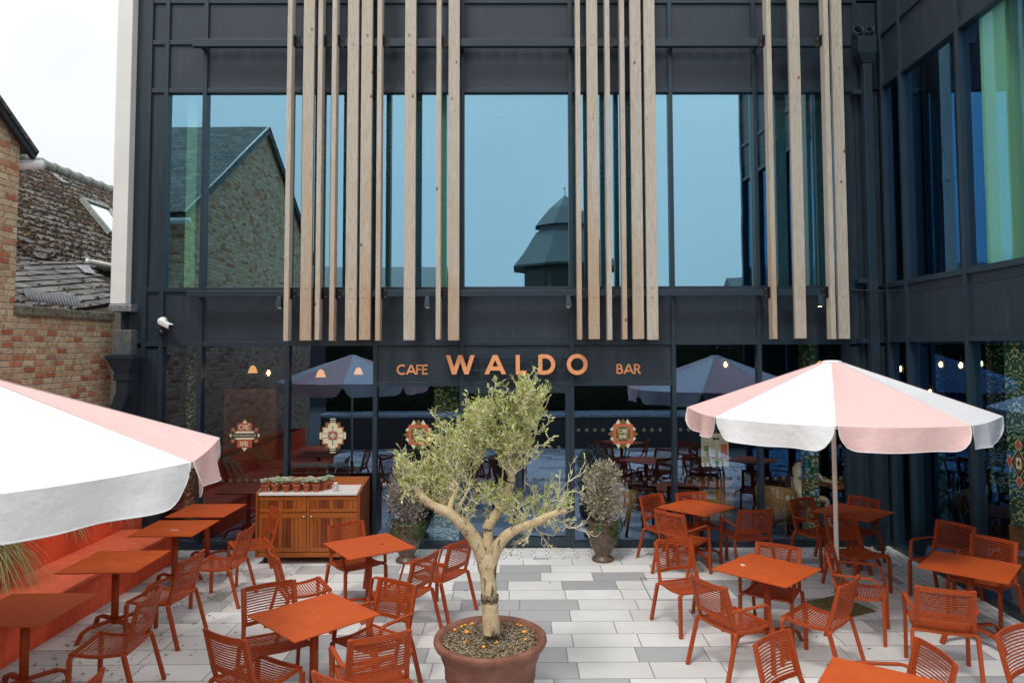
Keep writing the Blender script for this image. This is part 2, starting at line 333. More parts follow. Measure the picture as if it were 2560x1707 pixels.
M['iwall'] = mat('dark_interior_wall', (.016, .013, .012), .8, noise=.4, nscale=1.5); M['ifloor'] = mat('dark_interior_floor', (.03, .02, .015), .5, noise=.3, nscale=3)
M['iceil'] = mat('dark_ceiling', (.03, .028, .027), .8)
M['iwallu'] = mat('upper_interior_wall', (.07, .08, .07), .8); M['pgreen'] = mat('pale_green_paint', (.27, .62, .42), .7)
M['paper'] = paper_mat(); M['ioak'] = mat('oak_panel', (.30, .13, .045), .6, noise=.3, nscale=8)
M['maroon'] = mat('maroon_leather', (.16, .018, .015), .4); M['wicker'] = mat('tan_wicker', (.38, .26, .12), .8, noise=.4, nscale=60, bump=.8, bscale=90)
M['bulb'] = emit('warm_bulb', (1., .62, .22), 14); M['shade'] = emit('warm_glass_shade', (.9, .45, .16), .8)
M['sred'] = mat('sticker_red', (.42, .085, .05), .6); M['scream'] = mat('sticker_cream', (.66, .64, .46), .6)
M['sgold'] = mat('sticker_bronze', (.16, .115, .025), .45); M['sblack'] = mat('sticker_black', (.02, .015, .012), .6); M['sorange'] = mat('sticker_orange', (.62, .14, .06), .6)
M['dot'] = mat('frosted_dot', (.075, .07, .06), .8)
M['skin'] = mat('skin', (.5, .28, .19), .55); M['shirt'] = mat('pale_shirt', (.8, .82, .8), .85); M['hair'] = mat('dark_hair', (.03, .02, .015), .7); M['trouser'] = mat('dark_trousers', (.04, .04, .06), .8)
M['paperw'] = mat('menu_paper', (.62, .64, .55), .7); M['mgreen'] = mat('menu_green', (.12, .35, .10), .7); M['morange'] = mat('menu_orange', (.55, .16, .06), .7)
M['steel'] = mat('steel_knob', (.5, .5, .5), .3, metal=1); M['skyglass'] = glass_mat('rooflight_glass', (.8, .88, .9), (.1, .1, .1))
M['darkgrey'] = mat('charcoal_chair', (.02, .02, .022), .5); M['tileband'] = mat('pale_blue_tile', (.5, .58, .62), .3, noise=.5, nscale=30)
M['render'] = mat('grey_render', (.09, .085, .08), .9, noise=.1); M['asphalt'] = mat('asphalt', (.09, .09, .09), .9, noise=.2, nscale=20)

# ------------------------------------------------------------------ ground
D = 10.96
tag(MB().box(-150, 150, -150, 150, -.3, -.012).build('ground', M['asphalt']), kind='structure')
tag(MB().quad((-6.2, -.6, 0), (5.75, -.6, 0), (5.75, 10.36, 0), (-6.2, 10.36, 0)).build('paving', M['pave']), kind='structure')
tag(MB().quad((-6.2, 10.36, 0), (5.75, 10.36, 0), (5.75, 12, 0), (-6.2, 12, 0)).build('paving_edge', M['sett']), kind='structure')
tag(MB().quad((4.72, 4, .004), (5.75, 4, .004), (5.75, 10.36, .004), (4.72, 10.36, .004)).build('paving_edge', M['settw']), kind='structure')

# ------------------------------------------------------------------ cafe building
bld = empty('cafe_building', (0, D, 0), 0, 'dark grey clad building with blue reflecting windows, timber battens and a corner wing', 'building')
A_ = Vector((5.612, 10.974, 0)); B_ = Vector((5.506, 7.96, 0)); wd = (B_-A_).normalized(); wn_ = Vector((wd.y, -wd.x, 0))
if wn_.x > 0: wn_ = -wn_
OFF = Matrix.Translation((0, -D, 0))
MF = OFF @ Matrix(((1, 0, 0, 0), (0, -1, 0, D), (0, 0, 1, 0), (0, 0, 0, 1)))           # local (u, outward, z)
MW = OFF @ Matrix(((wd.x, wn_.x, 0, A_.x), (wd.y, wn_.y, 0, A_.y), (0, 0, 1, 0), (0, 0, 0, 1)))
def wb(Mx, u0, u1, d0, d1, z0, z1, name, mt, bevel=0, parent=None):
    return MB(Mx).box(u0, u1, d0, d1, z0, z1).build(name, mt, parent or bld, bevel)
TOPZ = 9.4
mul = [-5.75, -5.49, -4.89, -3.56, -2.22, -.90, .78, 2.34, 3.655, 5.0, 5.25]
zb = [3.09, 3.92, 7.02, 7.78, 8.44]
# cladding panels between mullions (each a shallow cassette)
def clad(Mx, us, zs):
    for i in range(len(us)-1):
        for j in range(len(zs)-1):
            wb(Mx, us[i]+.022, us[i+1]-.022, -.12, .0, zs[j]+.02, zs[j+1]-.02, 'cladding_panel', M['clad'], .004)
ux = [-6.12]+mul+[5.62]
clad(MF, [-6.12, -5.75], [0, 3.05]); wb(MF, -5.99, -5.77, -.12, .01, 3.1, TOPZ, 'cladding_panel', M['clad'], .004)
clad(MF, [-5.75, -5.49], [0, 3.05, 3.92, 7.02, 7.78, 8.44, TOPZ])
clad(MF, [-5.49]+mul[2:10], [3.09, 3.92]); clad(MF, [-5.49]+mul[2:10], [7.02, 7.78, 8.44, TOPZ])
clad(MF, [5.0, 5.25, 5.62], [0, 3.05, 3.92, 7.02, 7.78, 8.44, TOPZ])
clad(MF, [-2.22, -.90, .78, 2.34], [2.46, 3.07])
# mullions, transoms
for u in mul:
    wb(MF, u-.032, u+.032, -.12, .045, 0 if abs(u) < 9 else 3, TOPZ, 'mullion', M['frame'], .003)
for z, a, b in [(3.09, -5.75, 5.25), (3.92, -5.75, 5.25), (7.02, -5.75, 5.25), (7.78, -5.75, 5.25), (8.44, -5.75, 5.25), (2.47, -2.22, 2.34)]:
    wb(MF, a, b, -.12, .032, z-.035, z+.035, 'transom', M['frame'], .003)
wb(MF, -5.49, -.9, -.12, .036, 0, .09, 'plinth', M['frame'], .003); wb(MF, .78, 5.0, -.12, .036, 0, .09, 'plinth', M['frame'], .003)
wb(MF, -.87, .75, -.12, .01, 0, .03, 'threshold', M['frame'], .003)
wb(MF, -6.2, 12, -.5, .12, TOPZ, TOPZ+.15, 'parapet_cap', M['frame'], .01)
panes = {}
def pane(Mx, u0, u1, z0, z1, mt, off=-.03):
    return MB(Mx).quad((u0, off, z0), (u1, off, z0), (u1, off, z1), (u0, off, z1)).build('window_pane', mt, bld)
gl = [-5.49]+mul[2:10]
for i in range(len(gl)-1):
    pane(MF, gl[i]+.032, gl[i+1]-.032, 3.955, 6.985, M['glass_up'])
    zt = 2.435 if -2.3 < gl[i] < 2.3 else 3.055
    panes[i] = pane(MF, gl[i]+.032, gl[i+1]-.032, .03 if i == 5-0 and False else .09, zt, M['glass_low'])
# door leaves
for a, b in ((-.868, -.06), (-.055, .748)):
    dr = MB(MF)
    for q in ((a, a+.07, .035, 2.43), (b-.07, b, .035, 2.43)): dr.box(q[0], q[1], -.01, .03, q[2], q[3])
    dr.box(a+.07, b-.07, -.01, .03, .035, .16); dr.box(a+.07, b-.07, -.01, .03, 2.33, 2.43)
    do = dr.build('door', M['frame'], bld, .003)
    MB(MF).tube([((b if a < -.5 else a)+(-.11 if a < -.5 else .11), .075, .85), ((b if a < -.5 else a)+(-.11 if a < -.5 else .11), .075, 1.45)], .012).build('door_handle', M['steel'], do)
MB(MF).box(-.25, .25, .032, .1, 2.49, 2.56).build('door_sensor', M['black'], bld, .01)
# white fin and left edge
MB(MF).box(-6.2, -5.97, -.7, .16, 3.70, TOPZ+.2).build('white_fin', M['white'], bld, .006)
MB(MF).box(-6.2, -5.86, -.2, .2, 3.58, 3.69).build('fin_flashing', M['zinc'], bld, .01)
MB(MF).box(-6.19, -5.9, -.7, -.125, 0, 3.6).build('side_wall', M['clad'], bld)
# wing
wm = [0.16, .745, 2.195, 3.65, 5.1, 6.1]
clad(MW, [-.02, .16], [0, 3.05, 3.95, 7.04, 7.85, TOPZ])
for za, zb_ in ((3.12, 3.95), (7.04, 7.85), (7.85, TOPZ)): clad(MW, wm, [za, zb_])
for u in wm: wb(MW, u-.035, u+.035, -.12, .045, 0, TOPZ, 'mullion', M['frame'], .003)
for z in (3.12, 3.95, 7.04, 7.85): wb(MW, 0, 6.13, -.12, .034, z-.038, z+.038, 'transom', M['frame'], .003)
wb(MW, 0, 6.13, -.12, .036, 0, .09, 'plinth', M['frame'], .003)
wb(MW, -.1, 6.2, -.5, .12, TOPZ, TOPZ+.15, 'parapet_cap', M['frame'], .01)
for i in range(len(wm)-1):
    pane(MW, wm[i]+.035, wm[i+1]-.035, 3.99, 7.0, M['glass_wing']); panes['w%d' % i] = pane(MW, wm[i]+.035, wm[i+1]-.035, .09, 3.08, M['glass_wing'])
wb(MW, 6.13, 6.3, -6, .0, 0, TOPZ, 'end_wall', M['clad'])
# interior shell
def ibox(x0, x1, y0, y1, z0, z1, name, mt): return MB(OFF).box(x0, x1, y0, y1, z0, z1).build(name, mt, bld)
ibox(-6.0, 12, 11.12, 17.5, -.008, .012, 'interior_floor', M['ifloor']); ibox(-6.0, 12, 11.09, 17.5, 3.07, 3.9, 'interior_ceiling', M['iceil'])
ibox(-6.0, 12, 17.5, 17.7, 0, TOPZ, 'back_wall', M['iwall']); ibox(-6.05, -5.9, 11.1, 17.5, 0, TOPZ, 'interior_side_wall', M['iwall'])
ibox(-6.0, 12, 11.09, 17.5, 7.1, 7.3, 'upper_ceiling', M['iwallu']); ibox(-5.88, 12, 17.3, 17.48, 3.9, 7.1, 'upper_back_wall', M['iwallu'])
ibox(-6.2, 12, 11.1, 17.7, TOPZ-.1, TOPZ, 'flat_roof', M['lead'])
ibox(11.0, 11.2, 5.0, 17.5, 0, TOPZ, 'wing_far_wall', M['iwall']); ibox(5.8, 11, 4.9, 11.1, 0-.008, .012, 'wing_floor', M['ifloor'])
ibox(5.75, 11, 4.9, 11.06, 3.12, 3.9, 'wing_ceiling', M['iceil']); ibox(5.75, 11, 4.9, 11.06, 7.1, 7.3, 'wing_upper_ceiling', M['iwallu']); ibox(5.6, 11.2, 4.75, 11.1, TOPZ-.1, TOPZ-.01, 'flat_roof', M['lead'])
# pale green columns upstairs
ibox(-5.25, -5.09, 11.13, 11.3, 3.9, 7.1, 'green_column', M['pgreen']); ibox(-1.25, -1.15, 11.13, 11.3, 3.9, 7.1, 'green_column', M['pgreen'])
MB(MW).box(2.5, 2.98, -.34, -.07, 3.9, 7.1).build('green_column', M['pgreen'], bld)
# slatted ceiling lines upstairs
sb = MB(OFF)
for k in range(26): sb.box(-5.8, 5.0, 11.6+k*.2, 11.66+k*.2, 7.02, 7.08)
sb.build('ceiling_slats', M['white'], bld)
# wallpaper columns downstairs
ibox(-1.36, -.98, 11.25, 11.45, .012, 3.07, 'wallpaper_column', M['paper']); ibox(4.55, 4.75, 11.5, 11.7, .012, 3.07, 'wallpaper_column', M['paper']); ibox(-5.4, -5.25, 11.6, 11.9, .012, 3.07, 'wallpaper_column', M['paper'])
MB(MW).box(2.53, 3.08, -.4, -.2, .95, 3.12).build('wallpaper_column', M['paper'], bld); MB(MW).box(2.5, 3.1, -.4, -.2, .0, .94).build('column_base', M['ioak'], bld)
MB(MW).box(.35, .5, -1.5, -1.3, .9, 3.12).build('wallpaper_column', M['paper'], bld)
ibox(-5.2, -4.3, 12.6, 12.7, .5, 2.3, 'picture_frame', M['ioak'])

# ------------------------------------------------------------------ lettering (own stroke alphabet)
def arc(cx, cy, rx, ry, a0, a1, n=16): return ('p', [(cx+rx*math.cos(R(a0+(a1-a0)*i/n)), cy+ry*math.sin(R(a0+(a1-a0)*i/n))) for i in range(n+1)])
def L(*p): return ('p', list(p))
GL = {'W': (1.28, [L((0, 1), (.32, 0)), L((.32, 0), (.64, 1)), L((.64, 1), (.96, 0)), L((.96, 0), (1.28, 1))]),
 'A': (.9, [L((0, 0), (.45, 1)), L((.45, 1), (.9, 0)), L((.17, .3), (.73, .3))]),
 'L': (.45, [L((0, 1), (0, 0)), L((-.075, .075), (.45, .075))]),
 'D': (.72, [L((0, 1), (0, 0)), L((0, .925), (.25, .925)), L((0, .075), (.25, .075)), arc(.25, .5, .42, .425, 90, -90)]),
 'O': (.95, [arc(.475, .5, .44, .44, 0, 360, 32)]),
 'C': (.82, [arc(.46, .5, .44, .44, 50, 310, 24)]),
 'F': (.48, [L((0, 1), (0, 0)), L((0, .925), (.48, .925)), L((0, .52), (.42, .52))]),
 'E': (.5, [L((0, 1), (0, 0)), L((0, .925), (.48, .925)), L((0, .52), (.42, .52)), L((0, .075), (.48, .075))]),
 'É': (.5, [L((0, 1), (0, 0)), L((0, .925), (.48, .925)), L((0, .52), (.42, .52)), L((0, .075), (.48, .075)), L((.15, 1.1), (.35, 1.32))]),
 'B': (.55, [L((0, 1), (0, 0)), L((0, .925), (.22, .925)), L((0, .53), (.26, .53)), L((0, .075), (.26, .075)), arc(.22, .73, .2, .2, 90, -90), arc(.26, .3, .25, .225, 90, -90)]),
 'R': (.58, [L((0, 1), (0, 0)), L((0, .925), (.22, .925)), L((0, .48), (.24, .48)), arc(.22, .7, .25, .22, 90, -90), L((.22, .48), (.56, 0))]),
 'T': (.6, [L((0, .93), (.6, .93)), L((.3, 1), (.3, 0))]), 'H': (.6, [L((0, 1), (0, 0)), L((.6, 1), (.6, 0)), L((0, .5), (.6, .5))]),
 'U': (.6, [L((0, 1), (0, .3)), L((.6, 1), (.6, .3)), arc(.3, .3, .3, .27, 180, 360)]), 'N': (.65, [L((0, 0), (0, 1)), L((0, 1), (.65, 0)), L((.65, 0), (.65, 1))]),
 'G': (.85, [arc(.46, .5, .44, .44, 50, 360, 24), L((.5, .5), (.93, .5))]), 'S': (.5, [arc(.25, .74, .22, .2, 30, 270, 12), arc(.25, .28, .23, .24, 90, -150, 12)]),
 'K': (.6, [L((0, 1), (0, 0)), L((0, .45), (.55, 1)), L((.15, .55), (.6, 0))]), '.': (.12, [L((.05, 0), (.05, .14))])}
def glyph(mb, ch, x, z, h, wd_, d0, t, Mx=None):
    """draws one letter: strokes extruded from d0 to d0+t outward; x,z baseline-left; h cap height; wd_ stroke width"""
    w_, st = GL[ch]; k = 0
    for _, p in st:
        pp = [(x+a*h, z+b*h) for a, b in p]; k += 1; e = k*.0002
        n = len(pp); le = []; ri = []
        closed = n > 3 and (Vector(pp[0])-Vector(pp[-1])).length < 1e-4
        for i in range(n):
            a = Vector(pp[i-1 if i else (n-2 if closed else 0)]); b = Vector(pp[i+1 if i < n-1 else (1 if closed else n-1)]); tt = (b-a).normalized(); nn = Vector((-tt.y, tt.x))*wd_/2
            le.append(Vector(pp[i])+nn); ri.append(Vector(pp[i])-nn)
        if n == 2 and abs(pp[0][0]-pp[1][0]) > 1e-5 and abs(pp[0][1]-pp[1][1]) > h*.8:   # slanted: cut ends horizontally
            for q in (0, 1):
                tt = (Vector(pp[1])-Vector(pp[0])).normalized()
                hw = wd_/2/abs(tt.y); sgn = 1 if le[q].x > ri[q].x else -1
                le[q] = Vector((pp[q][0]+sgn*hw, pp[q][1])); ri[q] = Vector((pp[q][0]-sgn*hw, pp[q][1]))
        for i in range(n-1):
            q = [le[i], le[i+1], ri[i+1], ri[i]]
            vs = [(v_.x, d0, v_.y) for v_ in q]+[(v_.x, d0+t+e, v_.y) for v_ in q]
            mb.m = 0; mb.add(vs, [(4, 5, 6, 7)]); 
            if t > .002: mb.m = 1; mb.add(vs, [(0, 1, 5, 4), (2, 3, 7, 6), (1, 2, 6, 5), (3, 0, 4, 7)])
    mb.m = 0
    return w_*h
def word(txt, x0, x1, z, h, wd_, d0, t, Mx, mats, parent, name='letter', one=False):
    tot = sum(GL[c][0]*h for c in txt); sp = (x1-x0-tot)/max(1, len(txt)-1); x = x0; mb = MB(Mx)
    for c in txt:
        if not one: mb = MB(Mx)
        a = glyph(mb, c, x, z, h, wd_, d0, t)
        if not one: mb.build(name, mats, parent)
        x += a+sp
    if one: return mb.build(name, mats, parent)
sg = empty('shop_sign', (0, D, 0), 0, 'copper coloured shop name letters on dark rails above the glass doors', 'sign')
word('WALDO', -1.10, .99, 2.62, .29, .062, .09, .05, MF, [M['copper'], M['copperedge']], sg)
MB(MF).box(-.95, .9, .06, .088, 2.86, 2.885).build('sign_rail', M['frame'], sg); MB(MF).box(-.95, .9, .06, .088, 2.665, 2.69).build('sign_rail', M['frame'], sg)
for x in (-.7, .65): MB(MF).box(x, x+.03, .045, .062, 2.62, 2.92).build('rail_bracket', M['frame'], sg)
s2 = empty('cafe_lettering', (0, D, 0), 0, 'flat copper letters reading CAFE left of the large name', 'sign'); word('CAFE', -1.885, -1.42, 2.615, .15, .027, .001, .012, MF, [M['copper'], M['copperedge']], s2)
s3 = empty('bar_lettering', (0, D, 0), 0, 'flat copper letters reading BAR right of the large name', 'sign'); word('BAR', 1.475, 1.83, 2.615, .15, .027, .001, .012, MF, [M['copper'], M['copperedge']], s3)

# window stickers (flat vinyl, children of their pane)
def rect(mb, cx, cz, w_, h_, d, mi, M_=None): mb.m = mi; mb.quad((cx-w_/2, d, cz-h_/2), (cx+w_/2, d, cz-h_/2), (cx+w_/2, d, cz+h_/2), (cx-w_/2, d, cz+h_/2))
def dia(mb, cx, cz, w_, h_, d, mi): mb.m = mi; mb.quad((cx-w_/2, d, cz), (cx, d, cz-h_/2), (cx+w_/2, d, cz), (cx, d, cz+h_/2))
def tri(mb, a, b, c, d, mi): mb.m = mi; mb.add([(a[0], d, a[1]), (b[0], d, b[1]), (c[0], d, c[1])], [(0, 1, 2)])
SM = [M['sred'], M['scream'], M['sgold'], M['sblack'], M['sorange']]
def words(txt, x0, x1, z, h, wd_, pn, mt='scream', d=-.018): return word(txt, x0, x1, z, h, wd_, d, .0005, MF, [M[mt], M[mt]], pn, 'sticker_lettering', True)
# left: cafe / url / bar
q = MB(MF); cx, cz = -4.21, 1.70
dia(q, cx, cz+.18, .14, .16, -.0285, 2); dia(q, cx, cz+.19, .06, .08, -.028, 1); dia(q, cx, cz-.18, .1, .12, -.0285, 1)
rect(q, cx, cz+.125, .225, .12, -.026, 0); rect(q, cx, cz-.125, .225, .12, -.026, 0)
rect(q, cx, cz, .31, .125, -.027, 1); rect(q, cx, cz, .4, .062, -.025, 3)
rect(q, cx, cz+.0, .42, .045, -.0265, 2)
for sx in (-1, 1):
    dia(q, cx+sx*.2, cz, .07, .07, -.0262, 1)
    for sz in (-1, 1):
        rect(q, cx+sx*.18, cz+sz*.085, .06, .055, -.0265, 0); rect(q, cx+sx*.18, cz+sz*.085, .035, .03, -.026, 3); rect(q, cx+sx*.175, cz+sz*.085, .016, .014, -.0255, 1)
        rect(q, cx+sx*.15, cz+sz*.05, .03, .02, -.0255, 2)
q.build('window_sticker', SM, panes[1]); words('CAFÉ', cx-.085, cx+.085, cz+.085, .075, .010, panes[1]); words('BAR', cx-.06, cx+.06, cz-.165, .075, .010, panes[1])
words('WWW.THELOUNGES.CO.UK', cx-.18, cx+.18, cz-.012, .024, .004, panes[1])
# cross ornament
q = MB(MF); cx, cz = -2.87, 1.69
for w_, h_, d_, mi in ((.23, .40, -.029, 2), (.40, .13, -.0288, 3), (.33, .27, -.0286, 2), (.31, .25, -.028, 4), (.17, .36, -.0278, 4), (.28, .23, -.0274, 1), (.14, .34, -.0272, 1), (.40, .10, -.027, 1), (.085, .52, -.0268, 1), (.075, .37, -.0266, 1),
    (.012, .30, -.0262, 3), (.30, .012, -.026, 3), (.13, .13, -.0258, 0)):
    rect(q, cx, cz, w_, h_, d_, mi)
for sz in (-1, 1): rect(q, cx, cz+sz*.235, .1, .02, -.0265, 3); rect(q, cx, cz+sz*.205, .11, .014, -.0264, 3)
for sx in (-1, 1):
    rect(q, cx+sx*.12, cz, .1, .075, -.0257, 3); rect(q, cx+sx*.12, cz, .09, .062, -.0256, 1)
dia(q, cx, cz, .12, .12, -.0255, 3); dia(q, cx, cz, .10, .10, -.0253, 1); dia(q, cx, cz, .07, .07, -.0251, 3); dia(q, cx, cz, .05, .05, -.025, 1)
q.build('window_sticker', SM, panes[2])
for cx, pn in ((-1.565, panes[3]), (1.56, panes[5+1])):
    q = MB(MF); cz = 1.70
    for ang in range(4):
        a = R(90*ang); ca, sa = math.cos(a), math.sin(a)
        T_ = lambda x, z: (cx+x*ca-z*sa, cz+x*sa+z*ca)
        for x in (-.07, .07):
            tri(q, T_(x-.05, .145), T_(x+.05, .145), T_(x, .225 if ang % 2 == 0 else .20), -.028, 1 if ang % 2 == 0 else 1)
        tri(q, T_(-.065, .145), T_(.065, .145), T_(0, .235), -.0275, 2)
        tri(q, T_(-.03, .145), T_(.03, .145), T_(0, .185), -.027, 0 if ang % 2 else 2)
    rect(q, cx, cz, .30, .30, -.0265, 0); rect(q, cx, cz, .285, .285, -.0263, 4); rect(q, cx, cz, .225, .225, -.026, 3); rect(q, cx, cz, .215, .215, -.0258, 2)
    for sx in (-1, 1):
        for sz in (-1, 1): rect(q, cx+sx*.09, cz+sz*.09, .03, .03, -.0255, 1); rect(q, cx+sx*.09, cz+sz*.09, .02, .02, -.0253, 3)
    q.build('window_sticker', SM, pn); words('CAFÉ', cx-.07, cx+.07, cz+.01, .06, .010, pn); words('BAR', cx-.055, cx+.055, cz-.07, .06, .010, pn)
# diamonds on the wing glass
q = MB(MW); cx, cz = 2.99, 1.72
for a, b in ((0, .2), (0, -.2), (-.15, 0), (.15, 0)): dia(q, cx+a, cz+b, .13, .16, -.028, 1); dia(q, cx+a, cz+b, .11, .14, -.0275, 0)
dia(q, cx, cz, .27, .34, -.027, 1); dia(q, cx, cz, .25, .32, -.0265, 3); dia(q, cx, cz, .19, .25, -.026, 2); rect(q, cx, cz, .085, .12, -.0255, 1); dia(q, cx, cz, .05, .08, -.025, 3)
q.build('window_sticker', SM, panes['w2'])
# menu poster
q = MB(MF); cx, cz = 2.965, 1.45
rect(q, cx, cz, .42, .50, -.03-.012, 0); rect(q, cx-.13, cz+.02, .08, .08, -.041, 1); rect(q, cx+.14, cz-.02, .1, .22, -.041, 2); rect(q, cx+.03, cz-.19, .1, .05, -.041, 1); rect(q, cx+.02, cz+.17, .1, .03, -.041, 3)
for k in range(12):
    for j in range(3): rect(q, cx-.13+j*.12, cz+.14-k*.026, .09, .004, -.0412, 3 if (k*7+j*3) % 5 else 0)
q.build('menu_poster', [M['paperw'], M['mgreen'], M['morange'], M['sblack']], panes[7])
# frosted safety dots
for i, pn in panes.items():
    for zz in (1.02, 1.5) if i not in ('w0',) else ():
        if isinstance(i, int):
            if i == 0 or (i < 3 and zz > 1.2) or i == 3 and zz > 1.2: continue
            a, b = gl[i]+.1, gl[i+1]-.1; Mx = MF
            if i in (5, 6) and zz == 1.5: zz = 1.76
        else:
            continue
        q = MB(Mx); x = a
        while x < b:
            if not (zz > 1.6 and 1.3 < x < 1.85): q.add([(x+.028*math.cos(2*math.pi*k/12), -.0245-.004, zz+.028*math.sin(2*math.pi*k/12)) for k in range(12)], [tuple(range(12))])
            x += .125
        q.build('frosted_dots', M['dot'], pn)

# ------------------------------------------------------------------ timber battens, rails, lights, pipes
for z0, z1, xa, xb in ((7.62, 7.735, -5.0, 5.08), (3.79, 3.885, -5.0, 4.96)):
    MB(MF).box(xa, xb, .18, .262, z0, z1).build('support_rail', M['frame'], bld, .004)
    for u in mul[2:10]: MB(MF).box(u-.02, u+.02, .045, .18, z0+.01, z1-.01).build('rail_bracket', M['frame'], bld)
bat = [('N', -3.46), ('W', -3.20), ('N', -3.0), ('N', -2.79), ('W', -2.53), ('W', -2.32), ('N', -2.11), ('W', -1.66), ('N', -1.22), ('W', -1.0),
       ('N', .872), ('W', 1.095), ('N', 1.317), ('N', 1.54), ('W', 1.755), ('W', 1.97), ('N', 3.76), ('W', 4.18), ('N', 4.63), ('W', 4.83)]
for k, (t_, x) in enumerate(bat):
    if t_ == 'N':
        o = MB(MF).box(x-.034, x+.034, .265, .43, 3.13+.006*(k % 3), 9.6).build('timber_batten', M['larch'], bld, .003)
        s_ = 1
        for zz in (7.68, 3.835):
            br = MB(MF); xx = x+.036 if x < 3 else x-.036-.075
            br.box(xx, xx+.075, .262, .272, zz-.085, zz+.085); br.box(x+.0345 if x < 3 else x-.0405, x+.0405 if x < 3 else x-.0345, .272, .36, zz-.085, zz+.085)
            bo = br.build('batten_bracket', M['black'], o)
            sc = MB(MF)
            for a in (-.05, .05):
                sc.cbox((xx+.04, .275, zz+a), .014, .008, .014)
            sc.build('screws', M['zinc'], bo)
    else:
        o = MB(MF).box(x-.083, x+.083, .265, .335, 3.13+.006*(k % 3), 9.6).build('timber_batten', M['larch'], bld, .003)
        sc = MB(MF)
        for zz in (7.75, 7.61, 3.90, 3.76):
            for a in (-.035, .0):
                c = Vector((x+a+.015, .3355, zz)); sc.add([(c.x+.010*math.cos(2*math.pi*j/8), c.y, c.z+.010*math.sin(2*math.pi*j/8)) for j in range(8)], [tuple(range(8))])
        sc.build('screws', M['zinc'], o)
for k, px in enumerate((697, 1068, 1421, 2052)):
    p = at(px, 742, 10.62)
    t = empty('spotlight', (p.x, 10.66, 3.79), 0, ['small dark wedge spotlight under the rail left of the first battens', 'small dark wedge spotlight under the rail between the CAFE lettering and the battens above', 'small dark wedge spotlight under the rail above the letter O', 'small dark wedge spotlight under the rail among the right hand battens'][k], 'spotlight', 'spotlights along the lower rail')
    b_ = MB(); b_.add([(-.028, -.04, 0), (.028, -.04, 0), (.028, .03, 0), (-.028, .03, 0), (-.045, -.07, -.17), (.045, -.07, -.17), (.045, .04, -.17), (-.045, .04, -.17)],
        [(0, 1, 2, 3), (0, 4, 5, 1), (1, 5, 6, 2), (2, 6, 7, 3), (3, 7, 4, 0), (4, 7, 6, 5)]); b_.build('lamp_body', M['frame'], t, .004)
    MB().lathe([(0, -.171), (.028, -.171), (.028, -.173), (0, -.174)], 12).build('lens', emit('lamp_lens', (1, .7, .35), 6 if k == 3 else .6), t)
# downpipe right with hopper
dp = empty('downpipe', (5.33, 10.80, 0), 0, 'square dark downpipe with a box hopper in the corner beside the wing', 'downpipe')
MB().box(-.065, .065, -.1, .03, 0, 7.42).build('pipe', M['frame'], dp, .006)
MB().add([(-.16, -.15, 7.50), (.12, -.15, 7.50), (.12, .08, 7.50), (-.16, .08, 7.50), (-.075, -.11, 7.36), (.075, -.11, 7.36), (.075, .04, 7.36), (-.075, .04, 7.36)], [(0, 1, 5, 4), (1, 2, 6, 5), (2, 3, 7, 6), (3, 0, 4, 7), (4, 5, 6, 7)]).box(-.16, .12, -.15, .08, 7.501, 7.76).build('hopper', M['frame'], dp, .004)
for x, r_ in ((-.09, .075), (.09, .06)):
    q = MB(); q.lathe([(r_, 0), (r_, .16), (r_-.008, .16), (r_-.008, 0)], 20); 
    o = q.build('pipe_elbow', M['frame'], dp); o.rotation_euler = (R(68), 0, R(-12)); o.location = (x, .06, 7.83)
for z in (3.98, 3.07, 6.9): MB().box(-.19, .085, -.015, .12, z, z+.07).build('pipe_clip', M['frame'], dp, .004)
# downpipe left
dl = empty('downpipe', (0, 0, 0), 0, 'dark square downpipe with funnel hopper against the brick wall at the left', 'downpipe')
a = at(309, 900, 10.55); hx = a.x
MB().add([(hx-.19, 10.42, 2.88), (hx+.19, 10.42, 2.88), (hx+.19, 10.72, 2.88), (hx-.19, 10.72, 2.88), (hx-.1, 10.5, 2.66), (hx+.1, 10.5, 2.66), (hx+.1, 10.7, 2.66), (hx-.1, 10.7, 2.66)], [(0, 1, 5, 4), (1, 2, 6, 5), (2, 3, 7, 6), (3, 0, 4, 7), (4, 5, 6, 7), (3, 2, 1, 0)]).box(hx-.2, hx+.2, 10.41, 10.73, 2.881, 2.93).box(hx-.115, hx+.115, 10.49, 10.71, 2.56, 2.659).build('hopper', M['frame'], dl, .004)
MB().tube([(hx, 10.6, 2.57), (hx, 10.6, 2.36), (hx-.12, 10.6, 2.05), (hx-.12, 10.6, 0)], 0, sq=(.17, .17), upv=(0, 1, 0)).build('pipe', M['frame'], dl, .004)
MB().box(hx-.16, hx+.1, 10.55, 10.72, 2.93, 3.3).build('chute', M['lead'], dl, .01)
# cctv
p = at(425, 812, 10.9)
cc = empty('security_camera', p, 0, 'white bullet security camera on the dark cladding at the left', 'security camera')
q = MB(); q.tube([(-.1, .0, .05), (-.1, -.07, .05)], [.075, .06], 20); q.build('mount', M['whitegloss'], cc)
q = MB(); q.tube([(-.09, -.08, .04), (.12, -.22, -.035)], 0, sq=(.085, .075)); q.build('camera_body', M['whitegloss'], cc, .012)
q = MB(); q.tube([(.1205, -.2205, -.0355), (.128, -.2255, -.038)], 0, sq=(.07, .06)); q.build('camera_lens', M['black'], cc, .003)
pts = [(.02, 0, .42)]+[(.02-.06*math.sin(t*.5), -.015, .42-t*.05) for t in range(1, 7)]+[(-.16+.1*math.cos(a_), -.015, -.03+.12*math.sin(a_)) for a_ in [R(60+25*i) for i in range(10)]]+[(-.12, -.015, -.13), (-.1, -.01, -.06)]
MB().tube(pts, .006, 6).build('cable', M['black'], cc); MB().lathe([(0, -.05), (.045, -.03), (.05, 0), (.045, .03), (0, .05)], 14, (-.1, -.04, -.12)).build('junction_box', M['black'], cc)
